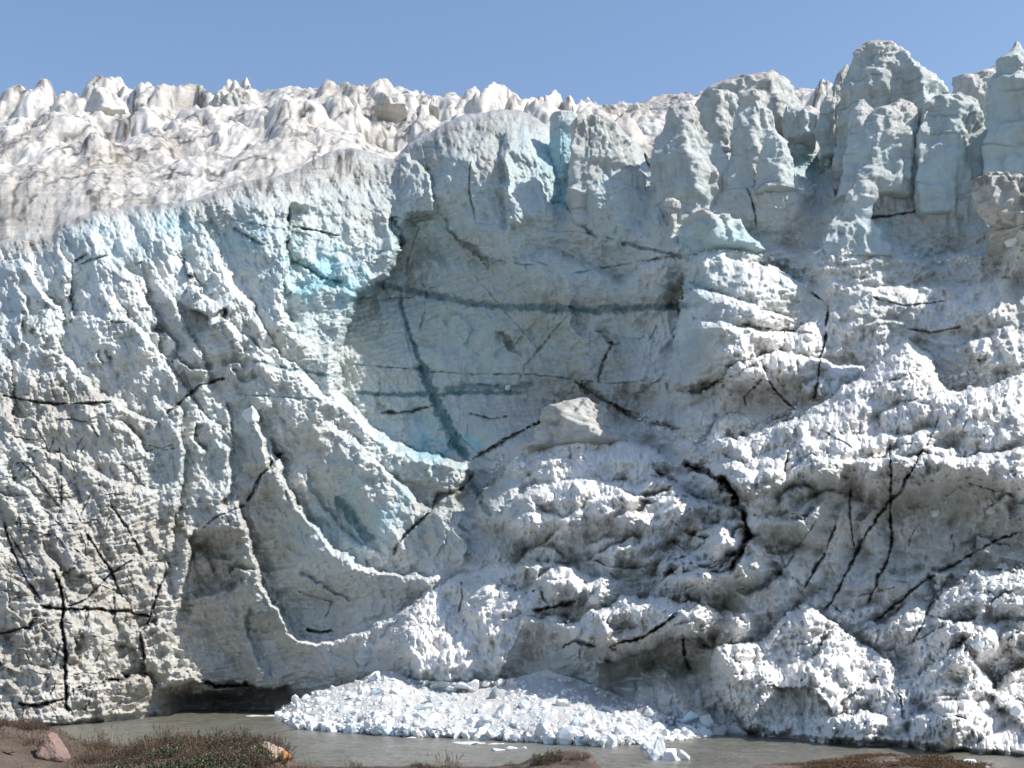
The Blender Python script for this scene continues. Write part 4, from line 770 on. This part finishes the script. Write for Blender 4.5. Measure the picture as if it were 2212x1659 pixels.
# leaning pink rock: an irregular prism with a blunt tip, traced outline with real thickness
def slab_rock(u, y, outline, thick, label, mat):
    """outline: (du, dv) in photo units about the foot, turned into metres at its distance"""
    w0 = at_bank(u, y); k = y/F
    pts = np.array([(a*k, -b_*k) for a, b_ in outline]); n = len(pts); c = pts.mean(0)
    bm = bmesh.new(); rings = []
    for yy_, sc_ in ((-thick*.5, .50), (-thick*.42, .78), (-thick*.15, 1.), (thick*.3, .97), (thick*.5, .6)):
        rings.append([bm.verts.new((c[0]+(a-c[0])*sc_+(.05*thick if yy_ < 0 else 0), yy_+.25*(b_-c[1]), c[1]+(b_-c[1])*sc_)) for a, b_ in pts])
    for r0, r1 in zip(rings, rings[1:]):
        for i in range(n): bm.faces.new((r0[i], r0[(i+1) % n], r1[(i+1) % n], r1[i]))
    bm.faces.new(rings[0][::-1]); bm.faces.new(rings[-1]); bmesh.ops.recalc_face_normals(bm, faces=bm.faces)
    bmesh.ops.triangulate(bm, faces=bm.faces); bmesh.ops.subdivide_edges(bm, edges=bm.edges, cuts=4, use_grid_fill=True)
    v = np.array([q.co[:] for q in bm.verts]); off = .012*fb3(v[:, 0]*14, v[:, 1]*14, v[:, 2]*14, 4, 320)+.02*fb3(v[:, 0]*4, v[:, 1]*4, v[:, 2]*4, 2, 325)
    bm.normal_update()
    for q, o_ in zip(bm.verts, off): q.co += q.normal*float(o_)
    me = bpy.data.meshes.new('rock'); bm.to_mesh(me); bm.free(); me.materials.append(mat)
    o = bpy.data.objects.new('rock', me); COL.objects.link(o); o.location = w0; tag(o, label, 'rock'); return o
M_PINK = rock_mat('pink_granite', (.25, .165, .13), (.20, .14, .115), (.34, .27, .22))
slab_rock(114, 14.6, [(-34,0),(-35,-12),(-30,-26),(-26,-44),(-20,-56),(-10,-61),(0,-56),(6,-44),(17,-32),(30,-15),(37,-5),(35,5),(0,12)], .30, 'leaning pinkish-brown pointed rock on the bank', M_PINK)
def boulder(u, y, wu, hu, label, mat, seed, dv=0, sink=.45, name='rock'):
    w0 = at_bank(u, y); k = y/F; P, f = chunk_shape(4, seed, .35); P = P/np.abs(P).max(0)*np.array([wu/2*k, wu/2*k*.8, hu*k*.75]); P *= (1+.05*fb3(P[:, 0]*9, P[:, 1]*9, P[:, 2]*9, 3, 330))[:, None]
    o = mesh_from(name, P, f, mat); o.location = (w0[0], w0[1], w0[2]-dv*k); tag(o, label, 'rock'); return o
M_LICH = rock_mat('pale_rock_with_orange_lichen', (.50, .41, .32), (.42, .33, .26), (.30, .14, .06), (.20, .34, (.38, .17, .055)))
boulder(575, 15.4, 116, 46, 'pale rounded boulder with orange lichen on its right flank', M_LICH, 501, dv=14)
M_BROWN = rock_mat('mossy_brown_rock', (.145, .105, .085), (.075, .055, .045), (.20, .125, .06))
boulder(1215, 15.5, 150, 30, 'brown mossy rock poking up under the dark green sprig', M_BROWN, 502, dv=6)
boulder(1700, 15.2, 190, 40, 'dark purplish-brown rock at the bottom edge of the river view', M_BROWN, 503, dv=14)
boulder(1930, 15.6, 330, 26, 'long low brown rock crusted with golden moss', M_BROWN, 504, dv=6)
boulder(8, 14.2, 60, 8, 'flat brown stone lying on bare soil at the left edge', M_BROWN, 505)
for k, (u, y, s_) in enumerate(((40, 13.6, 5), (66, 13.0, 6), (140, 12.6, 7), (86, 14., 4))): 
    o = boulder(u, y, s_*2, s_, ('pale pebble farthest left on the bare soil', 'pale pebble lying just left of the pink rock foot', 'largest pale pebble below the pink rock, by the willow leaves', 'smallest pale pebble close under the pink rock')[k], M_LICH, 510+k, name='pebble'); o['category'] = 'pebble'; o['group'] = 'pebbles on the bare soil'

# ------------------------------------------------------------------ plants
def leaf_mat(name, c1, c2, c3, rough=.6):
    m, t, p = newmat(name); b = NB(t); g = b.n('ShaderNodeNewGeometry'); ri = g.outputs['Random Per Island']
    col = b.mix(b.ramp(ri, 0, .6), c1, c2); col = b.mix(b.ramp(ri, .72, 1.), col, c3); t.links.new(col, p.inputs['Base Color']); p.inputs['Roughness'].default_value = rough; return m
M_GREEN = leaf_mat('willow_leaf', (.040, .050, .022), (.068, .078, .034), (.13, .12, .05))
M_HEATH = leaf_mat('autumn_heath', (.085, .058, .038), (.125, .072, .045), (.080, .082, .036))
M_STRAW = leaf_mat('dry_grass', (.20, .145, .075), (.125, .080, .050), (.30, .22, .12))
M_MOSS = leaf_mat('golden_moss', (.19, .105, .035), (.12, .060, .025), (.27, .17, .06))
M_STEM = leaf_mat('woody_stem', (.075, .045, .032), (.11, .06, .045), (.13, .09, .06))
def leaf(vs, fs, P, dirv, side, L, W):
    n0 = len(vs); dirv = dirv/np.linalg.norm(dirv); side = side-dirv*np.dot(side, dirv); side = side/np.linalg.norm(side); up = np.cross(side, dirv)
    for a, b_, c in ((0, 0, 0), (.35, .5, .06), (.7, .36, .05), (1, 0, 0), (.7, -.36, .05), (.35, -.5, .06)): vs.append(P+dirv*L*a+side*W*b_-up*L*c*(-1))
    fs.append((n0, n0+1, n0+2, n0+5)); fs.append((n0+5, n0+2, n0+3, n0+4))
def stem(vs, fs, pts, r0, r1):
    n0 = len(vs); m_ = len(pts)
    for k, P in enumerate(pts):
        rr = r0+(r1-r0)*k/(m_-1)
        for a in (0, 2.09, 4.19): vs.append(np.array(P)+np.array([math.cos(a)*rr, math.sin(a)*rr, 0]))
    for k in range(m_-1):
        for a in range(3): i = n0+3*k+a; j = n0+3*k+(a+1) % 3; fs.append((i, j, j+3, i+3))
def plant_parts(kind, seed):
    r = np.random.RandomState(seed); sv, sf, lv, lf = [], [], [], []
    if kind == 'grass':
        for k in range(46):
            a = r.rand()*6.28; q = r.rand()**.5*.07; P = np.array([math.cos(a)*q, math.sin(a)*q, -.02]); h = r.uniform(.10, .30); ln = np.array([math.cos(a), math.sin(a)])*r.uniform(.02, .12)
            pts = [P+np.array([ln[0]*t*t, ln[1]*t*t, h*t]) for t in (0, .35, .7, 1)]; stem(sv, sf, pts, .0022, .0009)
            if r.rand() < .5:
                for q_ in range(5): leaf(lv, lf, pts[-1]-np.array([0, 0, .012*q_]), np.array([r.randn()*.4, r.randn()*.4, 1]), r.randn(3), .022, .008)
    else:
        n, hmin, hmax, sp, L, W, dens = {'willow': (30, .06, .17, .17, .034, .015, 15), 'heath': (60, .05, .24, .20, .018, .007, 20), 'sprig': (26, .10, .22, .10, .020, .009, 20), 'moss': (90, .015, .05, .20, .014, .008, 7)}[kind]
        for k in range(n):
            a = r.rand()*6.28; q = r.rand()**.6*sp; P = np.array([math.cos(a)*q, math.sin(a)*q, -.02]); h = r.uniform(hmin, hmax)*(1-.5*q/sp); ln = np.array([math.cos(a), math.sin(a)])*r.uniform(.0, .07)+r.randn(2)*.015
            pts = [P+np.array([ln[0]*t, ln[1]*t, h*t]) for t in (0, .4, .75, 1)]; stem(sv, sf, pts, .003, .001)
            for q_ in range(dens):
                t_ = .15+.85*(q_+r.rand())/dens; Q = P+np.array([ln[0]*t_, ln[1]*t_, h*t_]); aa = q_*2.4+r.rand(); leaf(lv, lf, Q, np.array([math.cos(aa)*.8, math.sin(aa)*.8, .75+.3*r.randn()]), r.randn(3), L*r.uniform(.6, 1.2), W*r.uniform(.8, 1.2))
    return sv, sf, lv, lf
PR = {}
KM = {'grass': (M_STRAW, M_HEATH), 'willow': (M_STEM, M_GREEN), 'heath': (M_STEM, M_HEATH), 'sprig': (M_STEM, M_GREEN), 'moss': (M_STEM, M_MOSS)}
KN = {'grass': ('grass_tuft', 'grass tuft'), 'willow': ('willow_shrub', 'low shrub'), 'heath': ('heath_shrub', 'low shrub'), 'sprig': ('leafy_shrub', 'low shrub'), 'moss': ('moss_cushion', 'moss')}
def meshes(kind, seed):
    if (kind, seed) not in PR:
        sv, sf, lv, lf = plant_parts(kind, seed); ms = []
        for nm, v, f, mt in (('stems', sv, sf, KM[kind][0]), ('leaves' if kind != 'grass' else 'seed_heads', lv, lf, KM[kind][1])):
            o = mesh_from(nm, np.array(v), np.array(f), mt, smooth=False); ms.append(o.data); bpy.data.objects.remove(o)
        PR[(kind, seed)] = ms
    return PR[(kind, seed)]
def plant(kind, u, y, sc, label, group, dz=0):
    r = random.Random(int(u*13+y*7)); ms = meshes(kind, r.randint(1, 3)); P = at_bank(u, y)
    e = bpy.data.objects.new(KN[kind][0], None); COL.objects.link(e); e.location = (P[0], P[1], P[2]+dz); e.rotation_euler = (0, 0, r.random()*6.28); e.scale = (sc, sc, sc*r.uniform(.85, 1.15)); tag(e, label, KN[kind][1], group)
    for nm, me in zip(('stems', 'leaves' if kind != 'grass' else 'seed_heads'), ms):
        c = bpy.data.objects.new(nm, me); COL.objects.link(c); c.parent = e
    return e
r = random.Random(4)
RAW = {}
def cover(name, lst):
    """one mat of intergrown plants nobody could count: lst of (kind, n, u0, u1, y0, y1, s0, s1, dz)"""
    V_, F_, I_, mats, n0 = [], [], [], [], 0
    for kind, n, u0, u1, y0, y1, s0, s1, dz in lst:
        for m_ in KM[kind]:
            if m_ not in mats: mats.append(m_)
        for k in range(n):
            sd = r.randint(1, 3)
            if (kind, sd) not in RAW: RAW[(kind, sd)] = [np.array(q) for q in plant_parts(kind, sd)]
            sv, sf, lv, lf = RAW[(kind, sd)]; P = at_bank(r.uniform(u0, u1), r.uniform(y0, y1))+np.array([0, 0, dz]); a = r.random()*6.28; s_ = r.uniform(s0, s1); Rm = np.array([[math.cos(a), -math.sin(a), 0], [math.sin(a), math.cos(a), 0], [0, 0, r.uniform(.85, 1.15)]])
            for q, f, m_ in ((sv, sf, KM[kind][0]), (lv, lf, KM[kind][1])):
                if len(q): V_.append(q@Rm.T*s_+P); F_.append(f+n0); I_.append(np.full(len(f), mats.index(m_))); n0 += len(q)
    o = mesh_from(name, np.concatenate(V_), np.concatenate(F_), None, smooth=False)
    for m_ in mats: o.data.materials.append(m_)
    o.data.polygons.foreach_set('material_index', np.concatenate(I_).astype(np.int32)); tag(o, kind='stuff'); return o
cover('heath_cover', [('heath', 24, 290, 600, 14.2, 15.9, .9, 1.5, 0), ('sprig', 14, 300, 600, 14.2, 15.9, .8, 1.3, 0), ('willow', 10, 360, 600, 14.6, 15.8, .8, 1.2, 0), ('heath', 18, 170, 330, 13.6, 15.8, .5, .9, 0), ('heath', 14, -60, 75, 14.6, 16, .6, .9, 0), ('heath', 20, 360, 640, 11.8, 13.3, .6, .9, 0), ('grass', 8, 640, 760, 14.5, 15.8, .4, .8, 0),
   ('heath', 18, 640, 930, 15.0, 15.9, .25, .5, 0), ('heath', 14, 900, 1130, 15.2, 15.9, .25, .45, 0), ('heath', 8, 1130, 1270, 15.0, 15.6, .2, .35, .03), ('grass', 4, 1500, 1640, 14.6, 15.2, .3, .4, 0), ('grass', 16, 240, 560, 14.8, 15.9, .6, 1.1, 0)])
cover('willow_cover', [('willow', 34, 110, 420, 11.9, 14.0, .8, 1.15, 0), ('willow', 10, 430, 540, 13.0, 14.4, .8, 1.1, 0)])
cover('moss_cover', [('moss', 60, 1780, 2110, 14.9, 15.8, .7, 1.2, .05), ('moss', 14, 1640, 1800, 14.9, 15.5, .5, .9, .06), ('heath', 14, 1140, 1270, 15.1, 15.7, .25, .5, .05)])
plant('willow', 525, 14.9, 1.25, 'glossy dark green willow shrub left of the pale boulder', None)
plant('willow', 572, 14.9, 1.15, 'glossy dark green willow shrub growing over the front of the pale boulder', None)
plant('willow', 606, 15.0, .8, 'dark willow sprig hanging beside the orange lichen', None)
plant('grass', 205, 15.0, 1.2, 'tall dry grass tuft just right of the pink rock, left one of two', None)
plant('grass', 236, 15.1, 1.15, 'tall dry grass tuft in the dip, right one of two', None)
plant('heath', 430, 15.4, 1.7, 'tallest reddish heath bush on the bank crest, standing out against the river', None)
plant('grass', 958, 15.4, 1.15, 'dry reddish grass tuft standing up in the middle of the bottom edge', None)
plant('grass', 978, 15.5, .8, 'smaller dry tuft leaning right of the reddish grass', None)
plant('sprig', 1190, 15.2, 1.1, 'dark green leafy sprig on top of the brown mossy rock', None, .03)
plant('sprig', 1160, 15.2, .7, 'low dark sprig on the left shoulder of the brown mossy rock', None, .0)
# continuous mat of tiny leaves between the clumps
rr = np.random.RandomState(8); lv, lf = [], []
for k in range(15000):
    u = rr.uniform(-100, 640); y_ = rr.uniform(11.6, 16.2)
    if u < 150 and y_ < 14.6 and rr.rand() < .9: continue
    P = at_bank(u, y_); a = rr.rand()*6.28; leaf(lv, lf, P+np.array([0, 0, rr.rand()*.02]), np.array([math.cos(a)*.6, math.sin(a)*.6, .8]), rr.randn(3), rr.uniform(.015, .04), .008)
o = mesh_from('ground_cover', np.array(lv), np.array(lf), M_HEATH, smooth=False); tag(o, kind='stuff')
